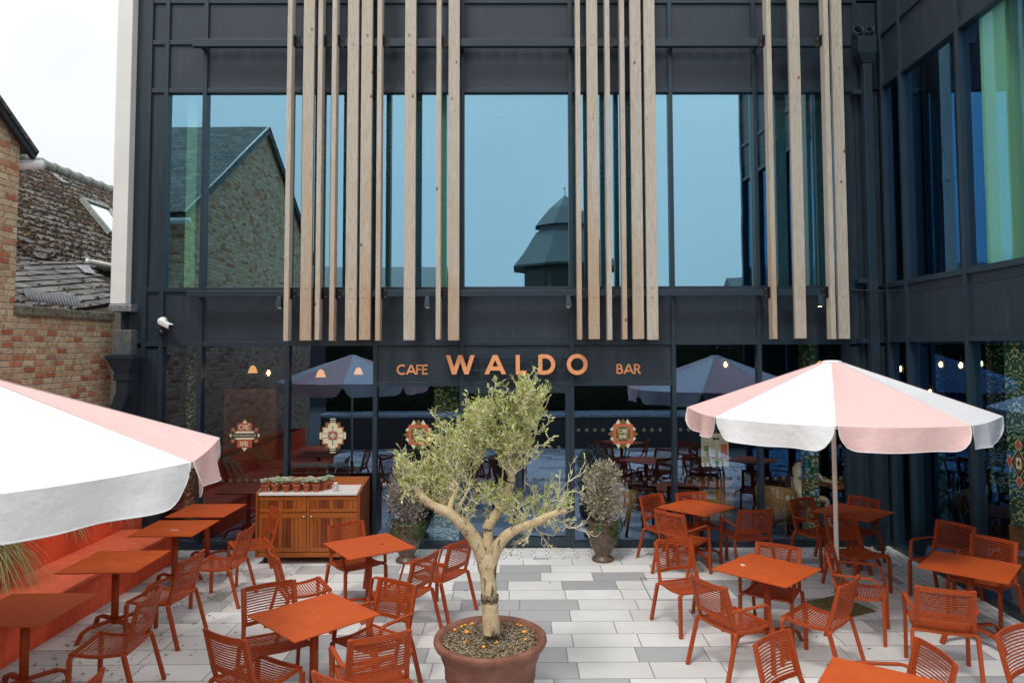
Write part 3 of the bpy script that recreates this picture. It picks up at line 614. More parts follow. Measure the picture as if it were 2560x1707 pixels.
# hanging cable
pts = []
a = Vector((4.85, 10.5, 3.86)); b = Vector((5.4, 7.2, 3.80))
for i in range(21):
    t = i/20; pts.append(a.lerp(b, t)-Vector((0, 0, .09*4*t*(1-t))))
tag(MB().tube(pts, .009, 6).build('hanging_cable', M['black']), 'thin black cable strung from the right battens across the wing panels', 'cable')

# ------------------------------------------------------------------ brick wall, gable house and slate roofs at the left
bw = empty('brick_wall', (-6.33, 9.9, 0), 0, 'yellow and red brick wall with mossy stone coping beside the cafe front', 'wall')
def local(o, par):           # keep world placement for a mesh written in world coordinates
    o.parent = par; o.matrix_parent_inverse = Matrix.Translation(-Vector(par.location)); return o
local(MB().box(-6.48, -6.2, 8.8, 10.88, 0, 3.44).build('wall', M['brick']), bw)
local(MB().box(-6.53, -6.15, 8.78, 10.86, 3.44, 3.56).build('coping', M['coping'], None, .015), bw)
gh = empty('gable_house', (-8, 4.7, 0), 0, 'old brick house with a steep gable end at the left edge', 'house')
gy0, gy1, ap, ez, az = .8, 8.8, 4.75, 5.62, 8.35
q = MB(); P = [(gy0, 0), (gy1, 0), (gy1, ez), (ap, az), (gy0, ez)]
q.add([(-6.22, y, z) for y, z in P]+[(-16, y, z) for y, z in P], [(0, 1, 2, 3, 4), (9, 8, 7, 6, 5)]+[(i, 5+i, 5+(i+1) % 5, (i+1) % 5) for i in (4,)])
local(q.build('gable_wall', M['brick']), gh)
q = MB(); q.quad((-16, gy0, 0), (-6.22, gy0, 0), (-6.22, gy0, ez), (-16, gy0, ez)).quad((-6.22, gy1, 0), (-16, gy1, 0), (-16, gy1, ez), (-6.22, gy1, ez)); local(q.build('side_wall', M['brickx']), gh)
def slope(name, pts, mt, par, th=.05):
    # pts: 4+ points of a plane, first edge = eave direction; UV in metres
    a = Vector(pts[0]); ex = (Vector(pts[1])-a).normalized(); nn = ex.cross(Vector(pts[2])-a).normalized(); ey = nn.cross(ex)
    k = len(pts); vs = [Vector(p) for p in pts]+[Vector(p)-nn*th for p in pts]
    q = MB(); q.add(vs, [tuple(range(k)), tuple(range(2*k-1, k-1, -1))]+[(i, k+i, k+(i+1) % k, (i+1) % k) for i in range(k)])
    o = q.build(name, mt); uv = o.data.uv_layers.new(name='UVMap')
    for lp in o.data.loops:
        v = o.data.vertices[lp.vertex_index].co-a; uv.data[lp.index].uv = (v.dot(ex), v.dot(ey))
    return local(o, par)
sl_ = (az-ez)/(ap-gy0)
slope('roof', [(-6.1, gy1+.18, ez-.1), (-16, gy1+.18, ez-.1), (-16, ap, az+.06), (-6.1, ap, az+.06)], M['slate'], gh)
slope('roof', [(-16, gy0-.18, ez-.1), (-6.1, gy0-.18, ez-.1), (-6.1, ap, az+.06), (-16, ap, az+.06)], M['slate'], gh)
q = MB(); q.tube([(-6.14, gy1+.16, ez-.16), (-6.14, ap, az-.02)], 0, sq=(.05, .14)); q.tube([(-6.14, gy0-.16, ez-.16), (-6.14, ap, az-.02)], 0, sq=(.05, .14)); local(q.build('verge', M['black']), gh)
local(MB().tube([(-6.05, gy1+.18, ez-.27), (-12, gy1+.18, ez-.27)], .06, 10).build('gutter', M['whitegloss']), gh)
rh = empty('slate_roofed_house', (-9, 15, 0), 0, 'mossy slate roofed house with a rooflight behind the brick wall', 'house')
RX, RZ, EX, EZ = -11.0, 7.22, -8.5, 4.62
n_ = Vector((RZ-EZ, 0, RX-EX)).normalized(); n_ = Vector((-(EZ-RZ), 0, (EX-RX))).normalized()
def onroof(px, py):
    q_ = ray(px, py); p0 = Vector((EX, 12, EZ)); o_ = Vector((0, 0, CH)); t = (p0-o_).dot(n_)/q_.dot(n_); return o_+q_*t
A = onroof(30, 437); B = onroof(214, 652)
slope('roof', [(EX, 12.5, EZ), (EX, 26, EZ), (RX, 26, RZ), (RX, 12.5, RZ)], M['moss'], rh)
slope('roof', [(-11, 9, RZ-1), (-11, 26, RZ-1), (-13.5, 26, EZ), (-13.5, 9, EZ)], M['slate'], rh)
q = MB()
k = 0; y = 12.6
while y < 25.5: q.tube([(RX, y, RZ+.03), (RX, y+.40, RZ+.03)], [.13, .12], 10); q.tube([(RX, y+.40, RZ+.03), (RX, y+.46, RZ+.03)], .15, 10); y += .46
local(q.build('ridge_tiles', M['ridge']), rh)
# lower cross slope
Dn = Vector((-6.5, 8.95, 3.38)); En = at(300, 757, 12.2)
lowp = [Dn, En, B+Vector((.0, .0, .03)), A+Vector((0, 0, .03)), onroof(20, 437)+Vector((0, 0, .03))]
nn = (En-Dn).cross(B-Dn).normalized()
def onlow(px, py):
    q_ = ray(px, py); o_ = Vector((0, 0, CH)); t = (Dn-o_).dot(nn)/q_.dot(nn); return o_+q_*t
A2 = onlow(63, 480); B2 = onlow(216, 655)
slope('lower_roof', [tuple(Dn), tuple(En), tuple(B2), tuple(A2), tuple(onlow(40, 480))], M['slate'], rh)
q = MB(); q.tube([A2+Vector((.05, -.05, .05)), B2+Vector((.03, -.05, .05))], 0, sq=(.16, .03)); local(q.build('valley_lead', M['lead']), rh)
g1, g2 = onroof(212, 652), onroof(330, 678)
local(MB().tube([g1+Vector((.08, -.1, -.03)), g2+Vector((.08, 0, -.03))], .075, 10).build('gutter', M['whitegloss']), rh)
g3 = at(245, 662, g1.y+.6)
local(MB().tube([g3+Vector((0, 0, .05)), g3+Vector((0, 0, -1.5))], .055, 10).build('downpipe', M['whitegloss']), rh)
local(MB().box(-9.6, EX-.06, 12.6, 26, 0, EZ-.12).build('wall', M['cream']), rh)
local(MB().box(-13, -9.6, 12.6, 26, 0, EZ-.2).build('wall', M['cream']), rh)
def frame_on(pa, pb, pc, pd, lift, wid, name, mt, par):
    q = MB(); P_ = [p+n_*lift for p in (pa, pb, pc, pd)]
    for i in range(4): q.tube([P_[i], P_[(i+1) % 4]], 0, sq=(wid, .1), upv=n_)
    return local(q.build(name, mt), par)
def inpoly(p, poly):
    c_ = False; n = len(poly)
    for i in range(n):
        a, b = poly[i], poly[i-1]
        if (a[1] > p[1]) != (b[1] > p[1]) and p[0] < (b[0]-a[0])*(p[1]-a[1])/(b[1]-a[1])+a[0]: c_ = not c_
    return c_
M['slate1'] = leafmat('single_slates', (.05, .053, .058), (.20, .195, .185)); M['mossc'] = leafmat('moss_clumps', (.018, .011, .006), (.19, .115, .05)); M['lichen'] = leafmat('lichen_flakes', (.25, .22, .17), (.50, .45, .34))
def dress(p0, ex, ey, nrm, poly, mossd, seed, lift=.012):
    rn = random.Random(seed); us = [p[0] for p in poly]; vs_ = [p[1] for p in poly]; q = MB(); row = 0; v = min(vs_)
    while v < max(vs_):
        u = min(us)+(.13 if row % 2 else 0)
        while u < max(us):
            if inpoly((u+.13, v+.1), poly):
                t0 = rn.uniform(.012, .03); c = [p0+ex*a+ey*b+nrm*t for a, b, t in ((u+.004, v-.01+rn.uniform(-.012, .012), lift+t0), (u+.252, v-.01+rn.uniform(-.012, .012), lift+t0), (u+.252, v+.215, lift), (u+.004, v+.215, lift))]
                q.add(c+[w_-nrm*.012 for w_ in c], [(0, 1, 2, 3), (0, 4, 5, 1), (1, 5, 6, 2), (3, 7, 4, 0)])
            u += .256
        v += .195; row += 1
    local(q.build('slates', M['slate1']), rh)
    for nm, mt, cnt, sz in (('moss', M['mossc'], mossd, .055), ('lichen', M['lichen'], mossd//4, .03)):
        q = MB(); k = 0; cl = [(rn.uniform(min(us), max(us)), rn.uniform(min(vs_), max(vs_))) for _ in range(max(4, mossd//60))]
        while k < cnt:
            if rn.random() < .6: c0 = rn.choice(cl); u, v = c0[0]+rn.gauss(0, .35), c0[1]+rn.gauss(0, .22)
            else: u, v = rn.uniform(min(us), max(us)), rn.uniform(min(vs_), max(vs_))
            k += 1
            if rn.random() < .55: v = min(vs_)+round((v-min(vs_))/.195)*.195+rn.uniform(-.01, .03)
            if not inpoly((u, v), poly): continue
            r_ = sz*rn.uniform(.4, 1.3); n = 6; rim = [p0+ex*(u+r_*1.5*rn.uniform(.7, 1.2)*math.cos(a))+ey*(v+r_*.75*math.sin(a))+nrm*(lift+.008) for a in [2*math.pi*j/n for j in range(n)]]
            q.add(rim+[p0+ex*u+ey*v+nrm*(lift+.025+r_*.5)], [(j, (j+1) % n, n) for j in range(n)])
        o = local(q.build(nm, mt), rh); o['kind'] = 'stuff'
E_ = Vector((EX, 12.5, EZ)); exx = Vector((0, 1, 0)); eyy = (Vector((RX, 12.5, RZ))-E_).normalized()
skyp = [((onroof(*p)-E_).dot(exx), (onroof(*p)-E_).dot(eyy)) for p in ((190, 496), (263, 518), (345, 622), (268, 604))]
dress(E_, exx, eyy, n_, [(0, 0), (9.5, 0), (9.5, 3.5), (0, 3.5)], 5200, 3)
lex = (En-Dn).normalized(); lnn = (En-Dn).cross(B2-Dn).normalized(); ley = lnn.cross(lex)
if ley.dot(B2-Dn) < 0: ley = -ley
if lnn.z < 0: lnn = -lnn
dress(Dn, lex, ley, lnn, [((p-Dn).dot(lex), (p-Dn).dot(ley)) for p in (Dn, En, B2, A2, onlow(40, 480))], 1500, 8)
w4 = [onroof(197, 506), onroof(263, 528), onroof(325, 612), onroof(268, 592)]
wf = frame_on(*w4, .10, .10, 'rooflight', M['ridge'], rh)
q = MB(); q.quad(*[p+n_*.11 for p in w4]); o = q.build('rooflight_pane', M['skyglass']); local(o, rh)
for pts_ in ([(119, 433), (138, 439), (168, 463), (150, 458)],):
    q = MB(); q.quad(*[onroof(*p)+n_*.055 for p in pts_]); local(q.build('roof_patch', M['zinc']), rh)
q = MB(); q.quad(*[onlow(*p)+Vector((.02, -.04, .06)) for p in [(190, 670), (222, 672), (240, 693), (212, 690)]]); local(q.build('roof_patch', M['zinc']), rh)
# corrugated flashing strips at the foot of the slope
q = MB(); 
for i in range(17):
    x0 = 62+i*8; a_ = onlow(x0, 736+i*1.0); b_ = onlow(x0+12, 755+i*1.1); q.tube([a_+Vector((.02, -.03, .05)), b_+Vector((.02, -.03, .02))], [.03, .016], 6)
local(q.build('ribbed_flashing', M['lead']), rh)

# ------------------------------------------------------------------ planter bench at the left
be = empty('planter_bench', (-5.3, 8, 0), 0, 'long coral red bench with a raised planter as its back', 'bench')
q = MB(); y = 3.0
while y < 10.36: q.box(-5.66, -4.93, y, min(y+.118, 10.36), 0, .405); y += .121
local(q.build('bench_base', M['red'], None, .002), be)
local(MB().box(-5.69, -4.885, 2.98, 10.38, .409, .45).build('seat', M['seatred'], None, .006), be)
q = MB(); q.box(-5.74, -5.70, 2.9, 10.92, 0, .9); q.box(-6.18, -6.14, 2.9, 10.92, 0, .9); q.box(-6.14, -5.74, 10.88, 10.92, 0, .9); q.box(-6.14, -5.74, 2.9, 2.94, 0, .9)
local(q.build('planter_box', M['red'], None, .006), be)
local(MB().box(-6.139, -5.741, 2.941, 10.879, .6, .82).build('soil', M['soil']), be)
rnd = random.Random(5)
def blade(mb, p, a, ln, wd2, droop, seg=6):
    d_ = Vector((math.cos(a), math.sin(a), 0)); s_ = Vector((-d_.y, d_.x, 0))*wd2; L_ = []; R_ = []
    for i in range(seg+1):
        t = i/seg; pos = p+d_*(ln*t*(.55+.25*t))+Vector((0, 0, ln*(.75*t-droop*t*t))); ww = 1-t**2*.9; L_.append(pos+s_*ww); R_.append(pos-s_*ww)
    mb.add(L_+R_, [(i, i+1, seg+2+i, seg+1+i) for i in range(seg)])
for k, (yy, nb, ln) in enumerate(((8.02, 170, .8), (6.6, 90, .7), (9.3, 60, .5), (10.3, 50, .45))):
    q = MB(); 
    for i in range(nb): blade(q, Vector((-5.86+rnd.uniform(-.1, .1), yy+rnd.uniform(-.15, .15), .82)), rnd.gauss(-.35, .6) if rnd.random() < .75 else rnd.uniform(0, 6.28), ln*rnd.uniform(.55, 1.15), .007, 1.35)
    tag(q.build('sedge_plant', M['grass']), ['arching sedge spilling over the red planter at the left edge', 'arching sedge in the planter nearest the camera', 'small sedge in the planter behind the far table', 'small sedge at the end of the planter by the cafe front'][k], 'plant', 'sedges in the planter')

# ------------------------------------------------------------------ tables
def make_table():
    t = empty('cafe_table', (0, 0, 0))
    q = MB(); h = .4
    q.add([(-h, -h, .75), (h, -h, .75), (h, h, .75), (-h, h, .75), (-h, -h, .742), (h, -h, .742), (h, h, .742), (-h, h, .742), (-h+.03, -h+.03, .728), (h-.03, -h+.03, .728), (h-.03, h-.03, .728), (-h+.03, h-.03, .728)],
          [(0, 1, 2, 3)]+[(i, 4+i, 4+(i+1) % 4, (i+1) % 4) for i in range(4)]+[(4+i, 8+i, 8+(i+1) % 4, 4+(i+1) % 4) for i in range(4)]+[(11, 10, 9, 8)])
    q.build('table_top', M['table'], t)
    MB().tube([(0, 0, .1), (0, 0, .70)], .037, 16).build('column', M['orange'], t)
    MB().box(-.2, .2, -.03, .03, .70, .727).box(-.03, .03, -.2, -.031, .70, .726).box(-.03, .03, .031, .2, .70, .726).build('top_support', M['orange'], t)
    for i in range(4):
        a = R(45+90*i); c_, s_ = math.cos(a), math.sin(a)
        MB().tube([(c_*.03, s_*.03, .14), (c_*.26, s_*.26, .13), (c_*.33, s_*.33, .10), (c_*.38, s_*.38, .005)], 0, sq=(.05, .028)).build('foot', M['orange'], t, .004)
    return t
tabs = [(-4.35, 6.42, 0, 0, 'orange table nearest the camera in the row along the bench', 45), (-4.35, 7.82, 1, 0, 'second nearest orange table in the row along the bench', 45),
 (-4.40, 9.24, 0, 0, 'third table along the bench with a white straw lying on it', 45), (-4.42, 10.22, -1, 0, 'farthest table along the bench touching the cafe front', 45),
 (-1.77, 6.24, 46, 0, 'clean orange table in front of the olive tree pot on its left', 0), (-1.76, 8.39, 35, 0, 'orange table in front of the wooden cabinet', 0),
 (2.49, 10.28, 44, 0, 'orange table by the glass nearest the right urn', 0), (2.515, 7.435, 44, 0, 'bright orange table with a small ring mark left of the parasol pole', 0),
 (4.58, 9.96, 40, 0, 'shaded dark orange table behind the parasol pole', 0), (4.65, 7.51, 47.5, 0, 'orange table beside the wing glass with pale scratches', 0),
 (2.39, 4.81, -35, 0, 'orange table cut by the bottom edge right of centre', 0)]
base = make_table(); tobj = []
for i, (x, y, a, _, lab, fr) in enumerate(tabs):
    t = base if i == 0 else dup(base)
    t.location = (x, y, 0); t.rotation_euler = (0, 0, R(a)); tag(t, lab, 'table', 'square orange cafe tables'); tobj.append(t)
    if fr:
        for ch in t.children:
            if ch.name.startswith('foot'): ch.rotation_euler = (0, 0, R(12))
# ------------------------------------------------------------------ chairs
def make_chair(arms):
    t = empty('cafe_armchair' if arms else 'cafe_chair', (0, 0, 0)); mo = M['orange']
    zs = lambda x: .455-.030*math.sin((x+.23)/.46*math.pi)-.012*(x < -.1)*(-.1-x)/.13
    q = MB(); ns = 17
    for i in range(ns):
        x = -.205+i*.0256; z = zs(x); seg = 6; pts_ = []
        for j in range(seg+1):
            y = -.222+.444*j/seg; pts_.append((x, y, z-.010*(1-(y/.222)**2)))
        q.tube(pts_, 0, sq=(.0125, .006), upv=(0, 0, 1))
    for sy in (-1, 1):
        q.tube([(x, sy*.232, zs(x)) for x in [-.225+.0455*k for k in range(11)]], 0, sq=(.022, .026))
    q.tube([(.232, -.243, zs(.232)-.004), (.232, 0, zs(.232)-.012), (.232, .243, zs(.232)-.004)], 0, sq=(.03, .018))
    q.tube([(-.222, -.243, zs(-.22)), (-.222, 0, zs(-.22)-.01), (-.222, .243, zs(-.22))], 0, sq=(.024, .018))
    q.build('seat', mo, t)
    bx = lambda y, z: -.235-(z-.54)*.26-.028*(1-(y/.22)**2)
    q = MB(); seg = 8; ys = [-.205+.41*j/seg for j in range(seg+1)]
    for k in range(11):
        z = .583+k*.0218; q.tube([(bx(y, z), y, z) for y in ys], 0, sq=(.005, .0105))
    for z, h_ in ((.553, .036), (.838, .044)):
        q.tube([(bx(y, z), y, z) for y in [-.214+.428*j/seg for j in range(seg+1)]], 0, sq=(.012, h_))
    for sy in (-1, 1):
        q.tube([(bx(sy*.212, .541)-.001, sy*.209, .541), (bx(sy*.212, .856)-.001, sy*.209, .856)], 0, sq=(.015, .02), upv=(0, 1, 0))
    q.build('backrest', mo, t)
    for sy in (-1, 1):
        MB().tube([(-.185, sy*.243, .43), (-.225, sy*.232, .53), (-.31, sy*.226, .858)], 0, sq=(.026, .036), upv=(0, 1, 0)).build('back_post', mo, t, .003)
        MB().tube([(.225, sy*.236, .438), (.225, sy*.262, .425), (.232, sy*.264, .0)], 0, sq=(.033, .033)).build('leg', mo, t, .003)
        MB().tube([(-.20, sy*.236, .438), (-.215, sy*.262, .425), (-.335, sy*.272, .0)], 0, sq=(.033, .033)).build('leg', mo, t, .003)
        if arms:
            MB().tube([(-.255, sy*.236, .635), (-.20, sy*.268, .645), (.13, sy*.282, .655), (.165, sy*.28, .635), (.215, sy*.262, .44)], 0, sq=(.036, .018), upv=(0, 0, 1)).build('armrest', mo, t, .003)
    return t
pc = make_chair(False); pa = make_chair(True)
O = .06
chairs = [  # x, y, facing, arms, label
 (-3.54, 6.44, -176, 0, 'orange side chair drawn up to the nearest table of the bench row'),
 (-3.71, 7.65, 175, 0, 'orange side chair facing the second table of the bench row'),
 (-3.57, 8.77, 179, 0, 'orange side chair facing the table with the straw'),
 (-3.53, 9.64, -147, 0, 'orange side chair standing against the left side of the wooden cabinet'),
 (-3.12, 4.78, 178, 0, 'orange chair cut by the bottom edge left of centre, only its top showing'),
 (-2.19, 6.50, -58, 0, 'orange side chair behind the left corner of the clean front table, facing the camera'),
 (-2.13, 5.79, 60, 0, 'orange side chair with its back to the camera left of the clean front table'),
 (-2.40, 7.84, 30, 0, 'orange side chair turned sideways behind the clean front table, seat slats showing'),
 (-2.01, 8.79, -50, 1, 'orange armchair in front of the wooden cabinet doors'),
 (-.90, 8.33, 150, 1, 'orange armchair just left of the olive trunk, the farther of two'),
 (-1.23, 7.71, 154, 1, 'orange armchair at the near right of the cabinet table'),
 (-1.30, 6.55, -125, 1, 'orange armchair tucked under the right corner of the clean front table'),
 (-1.18, 5.77, 115, 1, 'orange armchair left of the olive pot with its slatted back to the camera'),
 (-1.08, 5.06, 63, 0, 'orange chair at the bottom edge left of the olive pot, only its top rail showing'),
 (2.06, 10.38, -53, 0, 'orange side chair nearest the right urn by the glass'),
 (2.59, 10.50, -74, 0, 'orange side chair between the glass and the table nearest the right urn'),
 (2.14, 9.69, 42, 1, 'orange armchair on the camera side of the table nearest the right urn'),
 (3.09, 9.89, 98, 1, 'orange armchair with its back to the camera right of the table by the glass'),
 (1.80, 7.93, -69, 0, 'orange side chair left of the ring marked table, facing the camera'),
 (1.96, 6.86, 26, 1, 'orange armchair at the near left of the ring marked table'),
 (2.67, 7.72, -124, 1, 'orange armchair behind the ring marked table'),
 (2.86, 6.91, 135, 0, 'orange side chair at the near right of the ring marked table'),
 (3.56, 7.72, -30, 1, 'orange armchair over the parasol base, facing right'),
 (4.13, 10.09, -63, 1, 'orange armchair left of the shaded table behind the parasol pole'),
 (4.70, 10.20, -148, 0, 'orange side chair in the corner beyond the shaded table'),
 (4.20, 9.10, -73, 0, 'orange side chair in front of the shaded table, facing the camera'),
 (5.10, 8.72, -151, 1, 'orange armchair by the wing glass, the farther of two'),
 (5.13, 8.02, -146, 1, 'orange armchair by the wing glass, the nearer of two'),
 (3.89, 6.74, 69, 1, 'orange armchair with its full slatted back to the camera at the lower right'),
 (2.70, 5.20, 181, 1, 'orange armchair at the bottom edge facing the cut off table'),
 (3.90, 5.36, -59, 0, 'orange chair cut by the right edge of the picture'),
 (2.04, 5.26, -51, 0, 'orange side chair at the bottom edge behind the cut off table')]
used = set()
for x, y, a, ar, lab in chairs:
    src = pa if ar else pc
    t = dup(src) if ar in used else src; used.add(ar)
    t.location = (x+.05*math.cos(R(a)), y+.05*math.sin(R(a)), 0); t.rotation_euler = (0, 0, R(a)); tag(t, lab, 'chair', 'slatted orange cafe chairs')
p = gz(1668, 1467)
fr_ = MB(); Y0_, Y1_, X0_, X1_ = 8.7, 9.5, 1.55, 2.15
for a_ in ((X0_, X1_, Y0_, Y0_+.012), (X0_, X1_, Y1_, Y1_+.012), (X0_, X0_+.012, Y0_+.0121, Y1_-.0001), (X1_-.012, X1_, Y0_+.0121, Y1_-.0001)): fr_.box(*a_, .0005, .005)
tag(fr_.build('drain_cover', M['zinc']), 'rectangular paved drain cover outline left of the ring marked table', 'drain cover')
# straw, ring, twig
p = gz(435, 1325.5, .752); tag(MB().tube([p+Vector((-.055, 0, .004)), p+Vector((.055, .004, .004))], .004, 6).build('paper_straw', M['whitegloss']), 'short white straw lying on the third bench table', 'straw')
p = gz(1857, 1412, .75); tag(MB().lathe([(.014, .0005), (.014, .004), (.024, .004), (.024, .0005)], 20, p).build('metal_ring', M['whitegloss']), 'tiny white ring left on the bright table left of the parasol pole', 'ring')
p = gz(953, 1360.5, .75); tag(MB().tube([p+Vector((-.02, -.01, .004)), p+Vector((0, 0, .008)), p+Vector((.03, .012, .004))], .003, 5).build('twig', M['litter']), 'small dark twig lying on the table before the cabinet', 'twig')

# ------------------------------------------------------------------ parasols
def parasol(cx, cy, ang0, R_, zr, za, label, first_white, plate_rot, wseed):
    t = empty('parasol', (cx, cy, 0), 0, label, 'parasol', 'pink and white striped parasols')
    rn = random.Random(wseed); V = lambda k: R(ang0+45*k)
    mats_ = [M['wcloth'], M['pcloth']]
    for k in range(8):
        a0, a1 = V(k), V(k+1); mi = (k+first_white) % 2; q = MB(); n = 10; mrows = 8; rc = .10; vs = []
        for i in range(mrows+1):
            f = i/mrows; rr = rc+(R_-rc)*f
            for j in range(n+1):
                s_ = j/n; px_ = (math.cos(a0)*(1-s_)+math.cos(a1)*s_)*rr; py_ = (math.sin(a0)*(1-s_)+math.sin(a1)*s_)*rr
                z = za+(zr-za)*f-.035*4*s_*(1-s_)*f*(1-f)*2.2+.0
                z -= .018*4*s_*(1-s_)*f
                vs.append((px_, py_, z))
        fs = [(i*(n+1)+j, i*(n+1)+j+1, (i+1)*(n+1)+j+1, (i+1)*(n+1)+j) for i in range(mrows) for j in range(n)]
        q.add(vs, fs, True); q.build('canopy_panel', mats_[mi], t)
        # valance
        q = MB(); n = 24; rows = 6; vs = []; H_ = .236+(.03 if first_white == 1 and cx < 0 else 0); edge = []
        an = (a0+a1)/2; nv = Vector((math.cos(an), math.sin(an), 0)); e = Vector((math.cos(a1), math.sin(a1), 0))-Vector((math.cos(a0), math.sin(a0), 0)); ed = e*R_
        P0 = Vector((math.cos(a0)*R_, math.sin(a0)*R_, 0)); ph = rn.uniform(0, 6); amp = .022+.022*rn.random()
        for i in range(rows+1):
            for j in range(n+1):
                s_ = .012+.976*j/n; c_ = min(s_, 1-s_)*ed.length/.21; hh = H_*(1 if c_ >= 1 else .42+.58*math.sqrt(max(0, 1-(1-c_)**2)))
                f = i/rows; inset = .0
                # rounded lower corners also pull in sideways
                pull = (f**2.2)*.05*max(0, 1-c_)*(1 if s_ < .5 else -1)
                p_ = P0+ed*s_+e.normalized()*pull; zt = zr-.018*4*s_*(1-s_)
                wv = amp*f*math.sin(ph+s_*9)+.012*f*math.sin(s_*17+ph*2)
                vs.append(p_+nv*(.012*f+wv)+Vector((0, 0, zt-hh*f+.004*math.sin(s_*13+ph)*f)))
        fs = [(i*(n+1)+j, i*(n+1)+j+1, (i+1)*(n+1)+j+1, (i+1)*(n+1)+j) for i in range(rows) for j in range(n)]
        q.add(vs, fs, True); vo = q.build('valance', mats_[mi], t)
        edge = [vs[i*(n+1)] for i in range(rows)]+[vs[rows*(n+1)+j] for j in range(n+1)]+[vs[i*(n+1)+n] for i in range(rows-1, -1, -1)]
        MB().tube([v+nv*.001 for v in edge], .0045, 5).build('piping', M['wcloth'], vo)
        MB().tube([(math.cos(a0)*.11, math.sin(a0)*.11, za+(zr-za)*.0+.001), (math.cos(a0)*R_, math.sin(a0)*R_, zr+.001)], 0, sq=(.014, .003)).build('seam', mats_[mi], t)
        MB().tube([(math.cos(a0)*.05, math.sin(a0)*.05, za-.035), (math.cos(a0)*(R_-.02), math.sin(a0)*(R_-.02), zr-.022)], 0, sq=(.016, .022)).build('rib', M['pole'], t)
        MB().tube([(math.cos(a0)*.05, math.sin(a0)*.05, zr-.10), (math.cos(a0)*R_*.52, math.sin(a0)*R_*.52, za+(zr-za)*.52-.04)], 0, sq=(.012, .018)).build('strut', M['pole'], t)
    q = MB(); q.lathe([(0, .022), (.06, .02), (.10, .012), (.125, -.012), (.12, -.016), (.06, .0), (0, .006)], 24, (0, 0, za)); q.build('vent_cap', M['wcloth'], t)
    MB().tube([(0, 0, .05), (0, 0, za)], .026, 16).build('pole', M['pole'], t)
    MB().lathe([(.05, zr-.14), (.055, zr-.06), (.03, zr-.05)], 16).lathe([(.05, za-.08), (.055, za-.02), (.03, za-.01)], 16).build('hub', M['pole'], t)
    q = MB(); n = 14; vs = []
    for i in range(n+1):
        for j in range(n+1):
            u, v = i/n*2-1, j/n*2-1; r_ = max(abs(u), abs(v)); z = .012+.045*(1-r_)**.8+rn.uniform(0, .006)
            k_ = .29
            vs.append((u*k_, v*k_, z if r_ < .99 else .004))
    q.add(vs, [(i*(n+1)+j, (i+1)*(n+1)+j, (i+1)*(n+1)+j+1, i*(n+1)+j+1) for i in range(n) for j in range(n)], True)
    o = q.build('base_cover', M['olivecover'], t); o.rotation_euler = (0, 0, R(plate_rot))
    MB().lathe([(.036, .06), (.034, .38), (.027, .385)], 14).build('base_sleeve', M['olivecover'], t)
    return t
parasol(3.68, 8.45, -22.5, 1.70, 2.26, 2.84, 'pink and white striped parasol standing over the tables at the right', 1, 25, 3)
parasol(-3.96, 5.10, 15.6-22.5, 1.75, 2.26, 2.84, 'pink and white striped parasol cut by the left edge, close to the camera', 1, 20, 8)

# ------------------------------------------------------------------ wooden cabinet
cb = empty('wooden_cabinet', (-3.0, 10.5, 0), 0, 'oiled wooden outdoor cabinet with stone top on castors', 'cabinet')
def cbx(name, x0, x1, y0, y1, z0, z1, mt, b=.003, par=None): return MB().box(x0+3.0, x1+3.0, y0-10.5, y1-10.5, z0, z1).build(name, mt, par or cb, b)
X0, X1, Y0, Y1 = -3.73, -2.27, 10.2, 10.84
for a_, b_ in ((X0, X0+.035), (X1-.035, X1)):
    q = MB(); q.add([(a_+3, Y0-10.52, .1), (b_+3, Y0-10.52, .1), (b_+3, Y1-10.5, .1), (a_+3, Y1-10.5, .1), (a_+3, Y0-10.52, .985), (b_+3, Y0-10.52, .985), (b_+3, Y1-10.5, 1.1), (a_+3, Y1-10.5, 1.1), (a_+3, Y0-10.36, 1.03), (b_+3, Y0-10.36, 1.03)],
          [(0, 1, 5, 4), (1, 2, 6, 9, 5), (3, 0, 4, 8, 7), (2, 3, 7, 6), (4, 5, 9, 8), (8, 9, 6, 7), (0, 3, 2, 1)])
    q.build('side_panel', M['teak'], cb)
cbx('back_panel', X0+.036, X1-.036, Y1-.03, Y1, .1, 1.10, M['teakh']); cbx('stone_top', X0+.037, X1-.037, Y0-.02, Y1-.032, .955, .985, M['marble'])
cbx('carcass', X0+.037, X1-.037, Y0+.04, Y1-.032, .14, .95, M['teak']); cbx('bottom_rail', X0+.037, X1-.037, Y0-.01, Y0+.038, .10, .16, M['teakh']); cbx('centre_stile', -3.02, -2.98, Y0+.005, Y0+.04, .162, .95, M['teak'])
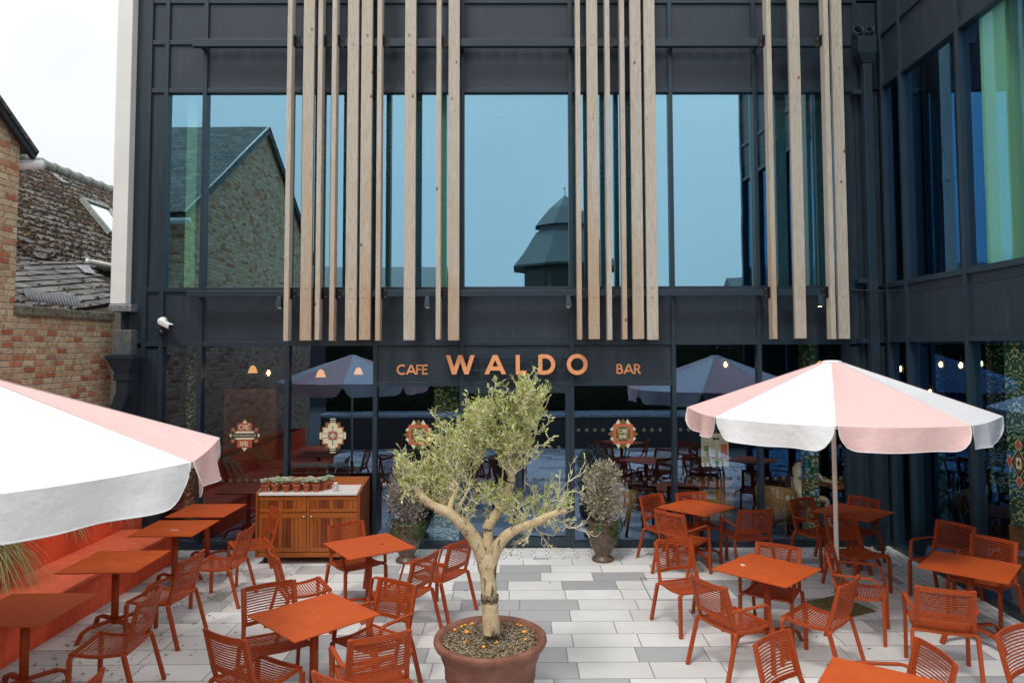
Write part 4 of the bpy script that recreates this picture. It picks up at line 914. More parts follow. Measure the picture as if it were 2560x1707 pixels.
for a_, b_, kx in ((X0+.04, -3.025, 1), (-2.975, X1-.04, 0)):
    dw = cbx('drawer', a_, b_, Y0+.02, Y0+.039, .72, .94, M['teakh'])
    n = 13; x = a_+.0
    for nm, z0, z1, fz in (('drawer', .72, .94, .06), ('cupboard_door', .17, .705, .075)):
        par = dw if nm == 'drawer' else cbx('cupboard_door', a_, b_, Y0+.022, Y0+.039, z0, z1, M['teakh'])
        q = MB(); fx = .05 if nm == 'cupboard_door' else .0
        q.box(a_+3, b_+3, Y0-10.5, Y0-10.5+.0195, z1-fz*.9, z1); q.build('rail', M['teakh'], par, .002); MB().box(a_+3, b_+3, Y0-10.5, Y0-10.5+.0195, z0, z0+fz*.75).build('rail', M['teakh'], par, .002)
        if fx:
            for xa_ in (a_+3, b_+3-fx): MB().box(xa_, xa_+fx, Y0-10.499, Y0-10.5+.0195, z0+fz*.76, z1-fz*.91).build('stile', M['teak'], par, .002)
        q = MB(); xx = a_+fx; nn_ = 10; sw = (b_-a_-2*fx)/nn_
        rr = random.Random(int(a_*100))
        for i in range(nn_): 
            q.box(xx+3+.003, xx+sw+3-.003, Y0-10.5+.006, Y0-10.5+.018, z0+fz*.76, z1-fz*.91); xx += sw
        q.build('slats', M['teak'], par)
        if fx:
            kxx = (b_-.028 if kx else a_+.028)+3; o = MB().lathe([(0, .03), (.013, .026), (.016, .015), (.008, .006), (.006, 0)], 14).build('knob', M['steel'], par); o.location = (kxx, Y0-10.501, z1-.045); o.rotation_euler = (R(90), 0, 0)
for x in (X0+.12, X1-.12):
    for y in (Y0+.1, Y1-.1):
        o = MB().lathe([(0, -.02), (.04, -.02), (.045, 0), (.04, .02), (0, .02)], 16).build('castor', M['black'], cb); o.location = (x+3, y-10.5, .045); o.rotation_euler = (R(90), 0, 0)
        MB().box(x+3-.02, x+3+.02, y-10.5-.026, y-10.5+.026, .085, .101).build('castor_plate', M['steel'], cb)
# succulent pots
def rosette(mb, c, r, n, rn, tilt=.6):
    for i in range(n):
        a = i*2.4; k = i/n; ln = r*(1-.45*k); el = .25+1.1*k; d_ = Vector((math.cos(a)*math.cos(el), math.sin(a)*math.cos(el), math.sin(el))); s_ = Vector((-math.sin(a), math.cos(a), 0))*r*.2
        p0 = c; p1 = c+d_*ln*.6; p2 = c+d_*ln
        nrm = s_.cross(d_).normalized()*r*.06
        mb.add([p0+s_*.5, p1+s_, p2, p1-s_, p0-s_*.5, p1+nrm], [(0, 1, 5), (1, 2, 5), (2, 3, 5), (3, 4, 5), (4, 0, 5)])
def potproto(seed, rs=.05):
    rn = random.Random(seed); t = empty('potted_succulent', (0, 0, 0)); t.scale = (1.18, 1.18, 1.18)
    MB().lathe([(.030, 0), (.041, .07), (.047, .07), (.049, .092), (.043, .092), (.041, .082), (0, .082)], 20).build('pot', M['terra'], t)
    q = MB()
    for i in range(9): rosette(q, Vector((rn.uniform(-.04, .04), rn.uniform(-.04, .04), .095+rn.uniform(0, .045))), rs*rn.uniform(.6, 1.1), 18, rn)
    q.build('plant', M['succ'], t); return t
front = [680, 703.5, 729.5, 754.5, 779, 802]; back = [697, 716, 741, 768, 790, 812.5]
ordn = ['first', 'second', 'third', 'fourth', 'fifth', 'sixth']
protos = [potproto(1), potproto(2, .045), potproto(3, .055)]; usedp = set(); k = 0
def place(x, y, lab, j):
    s_ = protos[j]; t = dup(s_) if j in usedp else s_; usedp.add(j); t.location = (x, y, .985); t.rotation_euler = (0, 0, x*40); tag(t, lab, 'plant pot', 'terracotta pots of succulents on the cabinet')
for i, px in enumerate(front): p = gz(px, 1219, .99); place(p.x, 10.30, 'terracotta pot of succulents, %s from the left in the front row on the cabinet' % ordn[i], i % 3)
for i, px in enumerate(back): p = gz(px, 1214, .99); place(p.x-.0, 10.43, 'terracotta pot of succulents, %s from the left in the second row on the cabinet' % ordn[i], (i+1) % 3)
p = gz(829, 1210, .99); place(p.x, 10.42, 'terracotta pot of succulents apart from the rows beside the glass jar', 0)
p = gz(841, 1206, .99); place(p.x, 10.54, 'terracotta pot of succulents behind the one beside the glass jar', 2)
p = gz(852, 1218, .985); jr = empty('glass_jar', (p.x, 10.31, .985), 0, 'small glass jar with pale label standing on the cabinet top', 'jar')
MB().lathe([(0, .001), (.033, .001), (.036, .02), (.036, .07), (.026, .082), (.026, .09), (.029, .09), (.029, .1), (0, .1)], 18).build('jar_body', mat('pale_jar', (.55, .5, .47), .15, noise=.5, nscale=60), jr); MB().lathe([(0, .101), (.030, .101), (.030, .125), (0, .127)], 18).build('lid', M['scream'], jr)

# ------------------------------------------------------------------ urn planters
def leafcloud(mb, c, rx, ry, rz, n, ln, wd2, rn, shell=.55, updir=.4, gap=None):
    for _ in range(n):
        while True:
            v = Vector((rn.gauss(0, 1), rn.gauss(0, 1), rn.gauss(0, 1))).normalized(); r_ = (shell+(1-shell)*rn.random())
            if gap and gap(v): continue
            break
        p_ = c+Vector((v.x*rx, v.y*ry, v.z*rz))*r_; d_ = (v+Vector((rn.uniform(-.8, .8), rn.uniform(-.8, .8), rn.uniform(-.5, .9)+updir))).normalized()
        s_ = d_.cross(Vector((rn.uniform(-1, 1), rn.uniform(-1, 1), rn.uniform(-1, 1)))).normalized(); l_ = ln*rn.uniform(.6, 1.25); w_ = wd2*rn.uniform(.7, 1.2)
        mb.add([p_, p_+d_*l_*.45+s_*w_, p_+d_*l_, p_+d_*l_*.45-s_*w_], [(0, 1, 2, 3)])
def urn(x, y, seed, lab, lm, garland):
    rn = random.Random(seed); t = empty('urn_planter', (x, y, 0), 0, lab, 'planter', 'brown urns flanking the door')
    MB().lathe([(0, .0), (.155, .0), (.155, .03), (.12, .055), (.10, .075), (.125, .12), (.17, .2), (.205, .32), (.215, .42), (.205, .50), (.205, .52), (.235, .535), (.235, .555), (.20, .56), (.19, .52), (0, .52)], 40).build('urn', M['urn'], t)
    g_ = MB()
    for a0 in (0, 90, 180, 270):
        g_.tube([(.217*math.cos(R(a0+u)), .217*math.sin(R(a0+u)), .43-.10*(1-((u-45)/45)**2)) for u in range(0, 91, 9)], [.006+.008*(1-abs(u-45)/45) for u in range(0, 91, 9)], 6)
        g_.lathe([(0, -.02), (.02, 0), (0, .02)], 8, (.217*math.cos(R(a0)), .217*math.sin(R(a0)), .45))
    g_.build('garland', M['coping'] if garland else M['urn'], t)
    q = MB()
    for i in range(5):
        a = rn.uniform(0, 6.28); q.tube([(0, 0, .5), (.1*math.cos(a), .1*math.sin(a), .75), (.2*math.cos(a), .2*math.sin(a), 1.0+rn.uniform(-.1, .2))], [.012, .009, .004], 5)
    q.build('stem', M['twig'], t)
    q = MB(); lf = lambda c, a, b, c2, n: leafcloud(q, Vector(c), a, b, c2, n, .052, .012, rn, .35)
    lf((0, 0, .95), .27, .25, .33, 1500); lf((.03, 0, 1.2), .2, .2, .2, 500); lf((.05, -.05, .72), .24, .22, .18, 600); lf((-.12, 0, .85), .2, .2, .22, 350)
    for i in range(26):
        a = rn.uniform(0, 6.28); el = rn.uniform(.0, 1.3); b_ = Vector((math.cos(a)*math.cos(el)*.27, math.sin(a)*math.cos(el)*.25, .95+math.sin(el)*.38))
        d2 = Vector((b_.x, b_.y, (b_.z-.8))).normalized(); leafcloud(q, b_+d2*.04, .03, .03, .09, 22, .05, .011, rn, .1)
    q.build('foliage', lm, t)
    q = MB()
    for i in range(30):
        a = rn.uniform(0, 6.28); 
        if rn.random() < .4: a = rn.uniform(-1.2, .4)
        ln = rn.uniform(.12, .42); p_ = Vector((.21*math.cos(a), .21*math.sin(a), .57))
        for j in range(int(ln/.016)):
            o_ = Vector((math.cos(a), math.sin(a), 0))*(.04+.03*math.sin(j*.3)); pz = p_+o_+Vector((rn.uniform(-.025, .025), rn.uniform(-.025, .025), .03-j*.016))
            s_ = Vector((-math.sin(a)+rn.uniform(-.5, .5), math.cos(a)+rn.uniform(-.5, .5), rn.uniform(-.4, .4))).normalized()*.014; u_ = Vector((math.cos(a)*.3, math.sin(a)*.3, -1)).normalized()*.024
            q.add([pz, pz+s_+u_*.5, pz+u_, pz-s_+u_*.5], [(0, 1, 2, 3)])
    q.build('trailing_ivy', M['ivy'], t); return t
urn(1.16, 10.33, 11, 'brown urn with a silvery shrub and trailing ivy right of the glass doors', M['silver'], True)
urn(-1.63, 10.33, 23, 'brown urn with a mauve grey shrub behind the olive tree, left of the doors', M['silver2'], False)

# ------------------------------------------------------------------ olive tree in its pot
TX, TY = -.262, 6.12
tp = empty('terracotta_planter', (TX, TY, 0), 0, 'large weathered terracotta pot with ribs, holding the olive tree', 'planter')
MB().lathe([(0, 0), (.30, 0), (.325, .12), (.345, .22), (.365, .245), (.35, .26), (.365, .285), (.378, .30), (.366, .318), (.372, .335), (.382, .35), (.378, .37), (.395, .43), (.412, .47), (.415, .52), (.43, .535), (.462, .555), (.474, .585), (.47, .61), (.452, .62), (.425, .615), (.405, .59), (.395, .55), (0, .545)], 64).build('pot', M['potbig'], tp)
q = MB(); n = 24; vs = [(0, 0, .572)]
for i in range(1, 9):
    for j in range(n): vs.append((.4*i/8*math.cos(2*math.pi*j/n), .4*i/8*math.sin(2*math.pi*j/n), .562+.012*math.sin(i*2.1+j)))
q.add(vs, [(0, 1+j, 1+(j+1) % n) for j in range(n)]+[(1+i*n+j, 1+(i+1)*n+j, 1+(i+1)*n+(j+1) % n, 1+i*n+(j+1) % n) for i in range(7) for j in range(n)], True); q.build('soil', M['soil'], tp)
rnd = random.Random(4)
for nm, mt, cnt in (('wood_chips', M['chip1'], 1500), ('wood_chips', M['chip2'], 1500), ('wood_chips', M['chip3'], 250)):
    q = MB()
    for i in range(cnt):
        r_ = .395*math.sqrt(rnd.random()); a = rnd.uniform(0, 6.28); p_ = Vector((r_*math.cos(a), r_*math.sin(a), .575+rnd.uniform(0, .018))); an = rnd.uniform(0, 6.28); l_ = rnd.uniform(.006, .017)
        if rnd.random() < .05: l_ *= 2
        d_ = Vector((math.cos(an), math.sin(an), rnd.uniform(-.5, .5))); q.tube([p_-d_*l_, p_+d_*l_], 0, sq=(rnd.uniform(.003, .007), .002))
    o = q.build(nm, mt, tp); o['kind'] = 'stuff'
mushpx = [(1165, 1544), (1172, 1549), (1153, 1562), (1167, 1577), (1163, 1561), (1122, 1568), (1161, 1605), (1209, 1614), (1243, 1605), (1310, 1577), (1324, 1545), (1337, 1549), (1314, 1598)]
mushlab = ['small orange mushroom at the back left rim of the olive pot', 'bright orange mushroom just in front of the one at the back left rim', 'flat orange mushroom left of the trunk, the farther of the left pair', 'round orange mushroom left of the foot of the trunk', 'tiny pale orange mushroom touching the flat one left of the trunk', 'orange mushroom hard against the far left rim of the olive pot', 'small orange mushroom inside the front left rim of the olive pot', 'red orange mushroom at the very front rim of the olive pot', 'yellow orange mushroom at the front, right of the one at the front rim', 'largest round orange mushroom, right of the trunk', 'yellow mushroom at the back right rim of the olive pot', 'orange mushroom just right of the yellow one at the back', 'reddish mushroom by the front right rim of the olive pot']
for i, (px, py) in enumerate(mushpx):
    p = gz(px, py, .60); s_ = .016 if i not in (3, 9) else .024; v_ = Vector((p.x-TX, p.y-TY, 0)); v_ = v_*min(1, .365/v_.length); p = v_+Vector((TX, TY, 0))
    t = empty('mushroom', (p.x, p.y, .575), 0, mushlab[i], 'mushroom', 'orange mushrooms in the olive pot')
    MB().tube([(0, 0, -.005), (.002, 0, .024)], .004, 8).build('stalk', M['scream'], t); o = MB().lathe([(0, .004), (s_*.4, .006), (s_, .0), (s_*.92, -.004), (s_*.3, -.002), (0, -.002)], 14, (0, 0, .026)).build('cap', M['mush'], t); o.rotation_euler = (R(rnd.uniform(-20, 20)), R(rnd.uniform(-20, 20)), 0)
def tw(px, py, dy=0): return at(px, py, TY+dy)-Vector((TX, TY, 0))
tr = empty('olive_tree', (TX, TY, 0), 0, 'small gnarled olive tree with pale pruned limbs and sparse grey green leaves', 'tree')
mpp = TY/F
def limb(pts, wds, name):
    # smooth and roughen
    P_ = [tw(*p) for p in pts]; out = []; rr = []; rn = random.Random(len(pts)*7+int(wds[0]))
    for i in range(len(P_)-1):
        a, b = P_[i], P_[i+1]; a_ = P_[max(i-1, 0)]; b_ = P_[min(i+2, len(P_)-1)]
        for k in range(6):
            t = k/6; t2, t3 = t*t, t*t*t
            out.append(.5*((2*a)+(b-a_)*t+(2*a_-5*a+4*b-b_)*t2+(3*a-a_-3*b+b_)*t3)); rr.append(.92*(wds[i]*(1-t)+wds[i+1]*t)*mpp/2*rn.uniform(.95, 1.06))
    out.append(P_[-1]); rr.append(wds[-1]*mpp/2)
    return MB().tube(out, rr, 14)
q = limb([(1228, 1582, 0), (1227, 1550, 0), (1224.5, 1500, 0), (1221, 1450, 0), (1219, 1410, 0), (1217, 1375, 0)], [50, 44, 41, 42, 52, 46], 'trunk')
trunk = q.build('trunk', M['bark'], tr)
q = MB(); p_ = tw(1224.2, 1493); zz_ = p_.z; q.add([(p_.x+rr_*1.0*math.cos(2*math.pi*j/20), p_.y+rr_*math.sin(2*math.pi*j/20), zz_+h_+.006*math.sin(j*2.3)+.004*math.sin(j*5.1)) for h_, rr_ in ((-.03, .0725), (-.012, .0755), (.014, .076), (.026, .073)) for j in range(20)], [(i*20+j, i*20+(j+1) % 20, (i+1)*20+(j+1) % 20, (i+1)*20+j) for i in range(3) for j in range(20)], True); q.build('bark_scar', mat('dark_bark', (.085, .06, .04), .95, noise=.6, nscale=50, bump=1, bscale=70, col2=(.3, .23, .14)), tr)
limbs = [([(1212, 1425, 0), (1199, 1372, -.02), (1168, 1322, -.06), (1125, 1283, -.1), (1080, 1262, -.12), (1050, 1235, -.13), (1037, 1213, -.13)], [34, 38, 36, 28, 22, 18, 18]),
 ([(1122, 1282, -.1), (1130, 1250, -.06), (1143, 1218, -.03)], [16, 15, 14]),
 ([(1217, 1415, 0), (1218, 1360, .02), (1221, 1314, .05), (1248, 1272, .08), (1268, 1230, .1), (1278, 1198, .1), (1276, 1186, .1)], [36, 33, 29, 26, 26, 24, 12]),
 ([(1276, 1192, .1), (1262, 1163, .08), (1251, 1140, .05), (1233, 1116, .0), (1206, 1095, -.04)], [14, 9, 7, 6, 4]),
 ([(1277, 1194, .1), (1295, 1166, .14), (1317, 1131, .16), (1328, 1112, .16), (1340, 1080, .14)], [14, 10, 8, 6, 4]),
 ([(1224, 1425, 0), (1236, 1381, -.02), (1262, 1342, -.05), (1295, 1320, -.08), (1338, 1306, -.1), (1366, 1291, -.12), (1400, 1279, -.13), (1417, 1275, -.14)], [32, 34, 30, 25, 22, 18, 17, 17]),
 ([(1146, 1268, -.08), (1178, 1208, .02), (1196, 1160, .06)], [6, 5, 3]), ([(1240, 1290, .05), (1252, 1230, 0), (1258, 1170, -.03)], [6, 5, 4])]
for p_, w_ in limbs:
    limb(p_, w_, 'limb').build('limb', M['bark'], tr)
rn = random.Random(77); twq = MB(); lfq = MB()
def leaf(p_, d_, l_):
    s_ = d_.cross(Vector((rn.uniform(-1, 1), rn.uniform(-1, 1), rn.uniform(-1, 1)))).normalized()*l_*.15
    lfq.add([p_, p_+d_*l_*.35+s_, p_+d_*l_*.75+s_*.8, p_+d_*l_, p_+d_*l_*.75-s_*.8, p_+d_*l_*.35-s_], [(0, 1, 2, 3, 4, 5)])
def twig(p0, p1, r_, leafy, sub=2):
    n = 5; L_ = (p1-p0).length; j_ = [p0.lerp(p1, i/n)+Vector((rn.gauss(0, 1), rn.gauss(0, 1), rn.gauss(0, 1)))*L_*.035+Vector((0, 0, -.16*L_*4*(i/n)*(1-i/n)*rn.uniform(0, .6))) for i in range(n+1)]; j_[0] = p0
    twq.tube(j_, [max(.0016, r_*(1-.7*i/n)) for i in range(n+1)], 4, cap=False, smooth=False)
    for i in range(1, n+1):
        d_ = (j_[i]-j_[i-1]).normalized()
        nl = (0, .35, 1.15)[2-sub] if (sub < 2 and i > 1) else (.3 if sub == 2 and i > 3 else 0); nl *= leafy
        for _ in range(int(nl)+(rn.random() < nl % 1)):
            dd = (d_+Vector((rn.gauss(0, .55), rn.gauss(0, .55), rn.gauss(0, .45)+.15))).normalized(); leaf(j_[i-1].lerp(j_[i], rn.random()), dd, rn.uniform(.026, .05))
        if sub and i < n+1:
            for _ in range(rn.choice((0, 1, 1, 2) if sub == 1 else (1, 1, 1, 2))):
                dd = (d_*1.0+Vector((rn.gauss(0, .6), rn.gauss(0, .6), rn.gauss(0, .5)+.2))).normalized(); twig(j_[i], j_[i]+dd*min(.17, L_*rn.uniform(.25, .5)), max(.0024, r_*.62), leafy, sub-1)
# (origin px, py, dy) -> region (cx, cy, rx, ry, depth), count, leafiness
regs = [((1040, 1222), (1005, 1165, 28, 48, .2), 10, 1.7), ((1200, 1150), (1140, 1060, 50, 45, .24), 12, 2.2), ((1040, 1225), (1030, 1165, 50, 70, .28), 16, 1.5), ((1080, 1262), (1065, 1165, 55, 52, .3), 20, 1.6), ((1125, 1280), (1110, 1150, 62, 85, .3), 30, 1.5), ((1143, 1222), (1120, 1120, 60, 70, .28), 22, 1.8),
 ((1165, 1320), (1160, 1220, 50, 60, .28), 12, .9), ((1196, 1162), (1170, 1075, 45, 60, .26), 20, 2.0), ((1206, 1097), (1190, 1040, 52, 50, .24), 20, 2.3), ((1233, 1118), (1215, 1035, 45, 50, .22), 16, 2.3),
 ((1262, 1160), (1262, 1065, 48, 70, .24), 22, 2.2), ((1317, 1131), (1310, 1025, 42, 60, .24), 22, 2.3), ((1340, 1082), (1325, 990, 42, 45, .2), 14, 2.3), ((1276, 1190), (1300, 1110, 60, 50, .26), 16, 1.6),
 ((1252, 1272), (1250, 1230, 60, 45, .22), 14, 1.6), ((1290, 1322), (1290, 1255, 55, 50, .22), 12, 1.0), ((1338, 1306), (1375, 1240, 60, 45, .2), 14, .9), ((1338, 1306), (1350, 1360, 80, 35, .2), 10, .25), ((1366, 1291), (1410, 1290, 70, 60, .2), 10, .3),
 ((1260, 1225), (1200, 1230, 50, 50, .2), 10, 1.2), ((1338, 1306), (1440, 1225, 30, 60, .1), 4, .8), ((1278, 1100), (1290, 990, 22, 25, .12), 3, 2.5), ((1318, 1100), (1335, 965, 12, 18, .08), 3, 2.4), ((1230, 1110), (1225, 1000, 14, 18, .1), 3, 2.3)]
for (ox, oy), (cx_, cy_, rx_, ry_, dp_), cnt, lf_ in regs:
    for _ in range(max(3, int(cnt*.36))):
        a = rn.uniform(0, 6.28); r_ = math.sqrt(rn.random()); p1 = tw(cx_+rx_*.97*r_*math.cos(a), cy_+(16 if cy_ < 1100 else 6)+ry_*.88*r_*math.sin(a), rn.uniform(-dp_, dp_)); p0 = tw(ox+rn.uniform(-5, 5), oy+rn.uniform(-5, 5), 0)+Vector((0, rn.uniform(-.03, .03), 0))
        twig(p0, p1, .0052, lf_*.42, 2)
twq.build('twigs', M['twig'], tr)['kind'] = 'stuff'; lfq.build('leaves', M['olive'], tr)['kind'] = 'stuff'
print('twig/leaf faces', len(twq.f), len(lfq.f))

# ------------------------------------------------------------------ leaf litter
q = MB(); rnd = random.Random(9)
for i in range(900):
    if i < 520: x, y = -4.75+abs(rnd.gauss(0, .8)), rnd.uniform(4.8, 10.2)
    elif i < 640: x, y = rnd.uniform(4.3, 5.4), rnd.uniform(9.9, 10.9)
    else: x, y = rnd.uniform(-4.5, 5), rnd.uniform(4.5, 10.7)
    if x > -1.8 and i < 520: continue
    if i >= 640 and rnd.random() < .75: continue
    a = rnd.uniform(0, 6.28); l_ = rnd.uniform(.012, .032); d_ = Vector((math.cos(a), math.sin(a), 0)); s_ = Vector((-d_.y, d_.x, 0))*l_*.28; p_ = Vector((x, y, .007)); up_ = Vector((0, 0, rnd.uniform(.001, .006)))
    q.add([p_-d_*l_, p_+s_+up_, p_+d_*l_, p_-s_+up_], [(0, 1, 2, 3)])
tag(q.build('fallen_leaves', M['litter']), 'small dry leaves scattered on the pale paving', 'leaves', kind='stuff')

# ------------------------------------------------------------------ behind the camera: what the windows mirror
ph = empty('planter_wall', (0, 0, 0), 0, 'long dark low wall with a pale tiled top edge closing the terrace', 'wall')
MB().box(-6.0, 11, -.5, .45, 0, .92).build('wall', M['render'], ph); MB().box(-6.02, 11.02, -.52, .48, .921, 1.03).build('tiled_edge', M['tileband'], ph, .03)
rnd = random.Random(2)
hg = empty('hedge', (0, -1.6, 0), 0, 'dense dark evergreen hedge behind the terrace wall', 'hedge')
q = MB()
for i in range(11000):
    x = rnd.uniform(-6.2, 11); y = rnd.uniform(-1.0, -.75) if rnd.random() < .75 else rnd.uniform(-2.0, -.8); z = rnd.uniform(.9, 3.5+.12*math.sin(x*1.7)+.08*math.sin(x*5))
    if y < -1.0 and z < 2.9: z = rnd.uniform(2.9, 3.5)
    d_ = Vector((rnd.gauss(0, 1), rnd.gauss(0, 1), rnd.gauss(0, 1))).normalized(); s_ = d_.cross(Vector((rnd.gauss(0, 1), rnd.gauss(0, 1), 1))).normalized()*.035; p_ = Vector((x, y+1.6, z)); q.add([p_, p_+d_*.05+s_, p_+d_*.12, p_+d_*.05-s_], [(0, 1, 2, 3)])
q.build('foliage', M['hedge'], hg); MB().box(-6.2, 11, .05, .7, .0, 3.3).build('stems', M['hedge'], hg)
# octagonal turret
tu = empty('octagonal_turret', (3.3, -30.8, 0), R(22.5), 'octagonal slate roofed turret mirrored in the upper windows', 'tower')
def octo(prof, nm, mt): return MB().lathe(prof, 8, smooth=False).build(nm, mt, tu)
octo([(3.3, 0), (3.3, 8.9), (0, 8.9)], 'wall', M['render']); octo([(4.1, 8.85), (2.3, 11.35), (2.0, 11.5), (2.0, 11.9), (2.35, 11.85), (1.2, 13.3), (0.1, 14.3), (0, 14.3)], 'roof', M['lead']); octo([(4.1, 8.86), (4.12, 8.7), (3.3, 8.72)], 'eaves', M['black'])
MB().tube([(0, 0, 14.2), (0, 0, 15.0)], .025, 6).tube([(-.22, 0, 14.85), (.12, 0, 14.85)], .02, 6).build('weathervane', M['black'], tu)
for k in range(8):
    a0, a1 = R(45*k+4), R(45*k+41); q = MB(); q.quad(*[(3.22*math.cos(a)*1.03, 3.22*math.sin(a)*1.03, z) for a, z in ((a0, 7.2), (a1, 7.2), (a1, 8.5), (a0, 8.5))]); q.build('window', M['black'], tu)
def house(name, x0, x1, y0, y1, h, rz, lab, mt, axis='x', grp='houses mirrored in the glass'):
    t = empty(name, ((x0+x1)/2, (y0+y1)/2, 0), 0, lab, 'house', grp)
    local(MB().box(x0, x1, y0, y1, 0, h).build('wall', mt), t)
    ym = (y0+y1)/2
    local(MB().add([(x0-.3, y0-.3, h), (x1+.3, y0-.3, h), (x1+.3, y1+.3, h), (x0-.3, y1+.3, h), (x0-.3, ym, rz), (x1+.3, ym, rz)], [(0, 1, 5, 4), (2, 3, 4, 5), (1, 2, 5), (3, 0, 4), (3, 2, 1, 0)]).build('roof', M['lead']), t)
    n = int((x1-x0)/3)
    for k in range(n):
        xx = x0+(k+.5)*(x1-x0)/n; local(MB().box(xx-.5, xx+.5, y1, y1+.03, h-2.0, h-.7).build('window', M['black']), t)
house('terraced_house', -16, -4.4, -22, -15, 5.2, 7.6, 'low slate roofed house mirrored behind the left battens', M['render'])
house('terraced_house', -44, -18, -46, -38, 5.0, 7.5, 'long low house far off to the left behind the terrace', M['render'])
house('terraced_house', -3, 18, -62, -54, 6.0, 8.6, 'long low house behind the turret', M['render'])
house('terraced_house', 20, 44, -50, -42, 6.4, 9.6, 'long low house far off to the right behind the terrace', M['render'])

# ------------------------------------------------------------------ inside the cafe
def pendant(x, y, z, lab, kind=0):
    t = empty('pendant_lamp', (x, y, z), 0, lab, 'lamp', 'warm pendant lamps inside')
    MB().tube([(0, 0, .08), (0, 0, 3.06-z)], .005, 5).build('flex', M['black'], t)
    if kind: MB().lathe([(.015, .08), (.05, .05), (.07, -.01), (.085, -.05), (.08, -.05), (.065, -.01), (.045, .045)], 16).build('lamp_shade', M['shade'], t)
    else:
        q = MB(); 
        for a in range(4): q.tube([(.05*math.cos(a*1.57), .05*math.sin(a*1.57), -.09), (.05*math.cos(a*1.57), .05*math.sin(a*1.57), .07)], .005, 4)
        q.lathe([(.055, .07), (.02, .1)], 12); q.build('lamp_cage', M['sgold'], t)
    MB().lathe([(0, -.05), (.022, -.03), (.028, 0), (.015, .04), (0, .05)], 12).build('bulb', M['bulb'], t)
for k, (px, py, Y, kind, lab) in enumerate([(671, 932, 12.2, 0, 'caged warm bulb hanging behind the second left pane'), (632, 925, 12.6, 1, 'orange glass shade lamp left of the caged bulb inside'), (802, 935, 12.0, 1, 'bell shaped lamp seen inside over the pink reflected parasol'), (896, 929, 13., 1, 'dim bell shaped lamp nearest the sign panel'),
  (1814, 911, 12.3, 0, 'small caged lamp inside above the menu'), (2050, 913, 13, 1, 'lamp glowing just left of the parasol peak')]):
    p = at(px, py, Y); pendant(p.x, p.y, p.z, lab, kind)
def wpt(px, py, X):  # on plane x = X
    q_ = ray(px, py); return Vector((0, 0, CH))+q_*(X/q_.x)
for k, (px, py, X, lab) in enumerate([(2325, 981, 6.6, 'bright lantern inside the wing behind the parasol'), (2352, 911, 7.2, 'cluster lamp inside the wing above the lantern'), (2402, 913, 7.2, 'warm lamp inside the wing nearest the wallpaper column'), (2250, 922, 6.4, 'small warm lamp behind the first wing pane')]):
    p = wpt(px, py, X); pendant(p.x, p.y, min(p.z, 2.9), lab, 0)
bq = empty('banquette', (-4.2, 11.9, 0), 0, 'dark red leather banquette behind the left panes', 'sofa')
MB().box(-1.3, .9, -.1, .45, 0, .45).build('seat', M['maroon'], bq, .03); MB().box(-1.3, .9, .451, .6, 0, 1.1).build('backrest', M['maroon'], bq, .04)
def itable(x, y, lab):
    t = empty('dining_table', (x, y, 0), R(20*x), lab, 'table', 'dark tables inside the cafe'); MB().box(-.35, .35, -.35, .35, .72, .75).build('table_top', M['ioak'], t, .004)
    MB().tube([(0, 0, .03), (0, 0, .72)], .03, 10).build('column', M['black'], t); MB().lathe([(0, .03), (.22, .02), (.22, 0)], 20).build('table_base', M['black'], t)
for x, y, lab in ((-3.3, 12.6, 'dark table inside behind the wooden cabinet'), (1.6, 12.3, 'dark table inside behind the right urn'), (3.2, 12.2, 'dark table inside behind the menu'), (5.3, 12.0, 'dark table inside where a person sits')): itable(x, y, lab)
def tub(x, y, a, lab):
    t = empty('tub_chair', (x, y, 0), R(a), lab, 'chair', 'tan tub chairs inside'); q = MB(); n = 18
    vs = []
    for k in range(n+1):
        an = R(40+280*k/n); h = .45+.36*math.sin(math.pi*k/n)**.6
        for r_, z in ((.26, .18), (.30, .42), (.33, h), (.30, h), (.26, .42), (.22, .18)): vs.append((r_*math.cos(an), r_*math.sin(an), z))
    q.add(vs, [(k*6+j, (k+1)*6+j, (k+1)*6+(j+1) % 6, k*6+(j+1) % 6) for k in range(n) for j in range(6)], True); q.build('shell', M['wicker'], t)
    MB().lathe([(0, .44), (.24, .44), (.27, .40), (.24, .34), (0, .34)], 20).build('seat_cushion', M['wicker'], t)
    for k in range(4): MB().tube([(.2*math.cos(R(45+90*k)), .2*math.sin(R(45+90*k)), .34), (.27*math.cos(R(45+90*k)), .27*math.sin(R(45+90*k)), 0)], .015, 6).build('leg', M['ioak'], t)
tub(4.15, 11.75, 60, 'tan woven tub chair inside, nearest the parasol pole'); tub(3.1, 11.6, 100, 'tan woven tub chair inside under the menu'); tub(1.55, 11.6, 90, 'tan woven tub chair inside behind the right urn')
def darkchair(x, y, a, lab):
    t = empty('spindle_chair', (x, y, 0), R(a), lab, 'chair', 'dark spindle back chairs inside'); MB().box(-.21, .21, -.21, .21, .43, .46).build('seat', M['darkgrey'], t, .01)
    for sx in (-1, 1):
        MB().tube([(.18, sx*.18, .43), (.2, sx*.2, 0)], .014, 6).build('leg', M['darkgrey'], t); MB().tube([(-.18, sx*.18, .43), (-.24, sx*.2, 0)], .014, 6).build('leg', M['darkgrey'], t)
    q = MB()
    for k in range(7): q.tube([(-.19, -.18+.06*k, .46), (-.27, -.18+.06*k, .93)], .008, 5)
    q.tube([(-.27, -.21, .94), (-.285, 0, .95), (-.27, .21, .94)], 0, sq=(.02, .05)); q.build('backrest', M['darkgrey'], t)
darkchair(4.55, 11.85, 20, 'dark spindle back chair with the seated person'); darkchair(2.5, 12.2, 0, 'dark spindle back chair inside left of the menu'); darkchair(-2.7, 12.5, 180, 'dark spindle back chair inside behind the cabinet'); darkchair(.9, 12.4, 0, 'dark spindle back chair inside behind the glass doors')
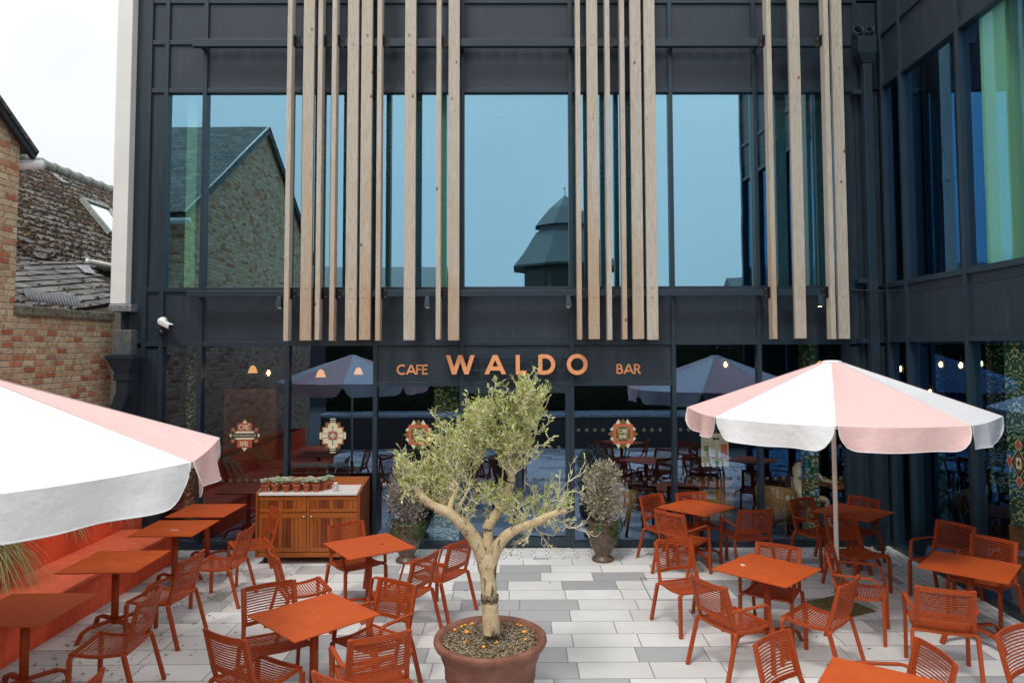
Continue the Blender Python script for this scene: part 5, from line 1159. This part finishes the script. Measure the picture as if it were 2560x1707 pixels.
# seated person
def skin_body(name, verts, edges, radii, mt, par, root=0, sub=2):
    me = bpy.data.meshes.new(name); me.from_pydata(verts, edges, []); me.materials.append(mt); o = bpy.data.objects.new(name, me); C.objects.link(o)
    if par: o.parent = par
    sk_ = o.modifiers.new('skin', 'SKIN'); 
    for i, r_ in enumerate(radii):
        me.skin_vertices[0].data[i].radius = (r_, r_) if not isinstance(r_, tuple) else r_
    me.skin_vertices[0].data[root].use_root = True; sk_.use_smooth_shade = True
    s_ = o.modifiers.new('sub', 'SUBSURF'); s_.levels = sub; s_.render_levels = sub; return o
pe = empty('person', (4.57, 11.87, 0), R(12), 'person in a pale long sleeved shirt leaning over a table inside', 'person')
V_ = [(-.02, 0, .55), (.0, 0, .72), (.05, 0, .88), (.12, 0, 1.03), (.17, 0, 1.12), (.2, 0, 1.2), (.24, 0, 1.30), (.10, .19, 1.03), (.28, .26, .84), (.5, .18, .79), (.57, .15, .785), (.10, -.19, 1.03), (.28, -.26, .84), (.5, -.18, .79), (.57, -.15, .785),
      (0, .1, .53), (.42, .12, .52), (.45, .12, .1), (.55, .12, .05), (0, -.1, .53), (.42, -.12, .52), (.45, -.12, .1), (.55, -.12, .05)]
E_ = [(0, 1), (1, 2), (2, 3), (3, 4), (4, 5), (5, 6), (3, 7), (7, 8), (8, 9), (9, 10), (3, 11), (11, 12), (12, 13), (13, 14), (0, 15), (15, 16), (16, 17), (17, 18), (0, 19), (19, 20), (20, 21), (21, 22)]
skin_body('body', V_, E_, [(.13, .15), (.13, .14), (.14, .15), (.13, .15), .06, .055, .09, .065, .048, .035, .03, .065, .048, .035, .03, .09, .07, .05, .035, .09, .07, .05, .035], M['shirt'], pe)
q = MB(); q.lathe([(0, -.125), (.05, -.11), (.08, -.05), (.092, .02), (.08, .08), (.04, .118), (0, .125)], 18); o = q.build('hair', M['hair'], pe); o.location = (.225, 0, 1.335); o.rotation_euler = (0, R(25), 0)
q = MB(); q.lathe([(0, -.11), (.04, -.10), (.07, -.04), (.075, .02), (.06, .07), (0, .09)], 18); o = q.build('face', M['skin'], pe); o.location = (.262, 0, 1.315); o.rotation_euler = (0, R(25), 0)
for sy in (-1, 1):
    q = MB(); q.tube([(.57, sy*.15, .785), (.63, sy*.14, .782)], [.028, .032], 8)
    for k in range(4): q.tube([(.63, sy*(.115+.016*k), .785), (.665, sy*(.112+.017*k), .79), (.69-.004*k, sy*(.112+.017*k), .775)], [.009, .008, .006], 6)
    q.tube([(.60, sy*.12, .785), (.63, sy*.095, .78), (.65, sy*.09, .772)], [.01, .009, .007], 6); q.build('hand', M['skin'], pe)
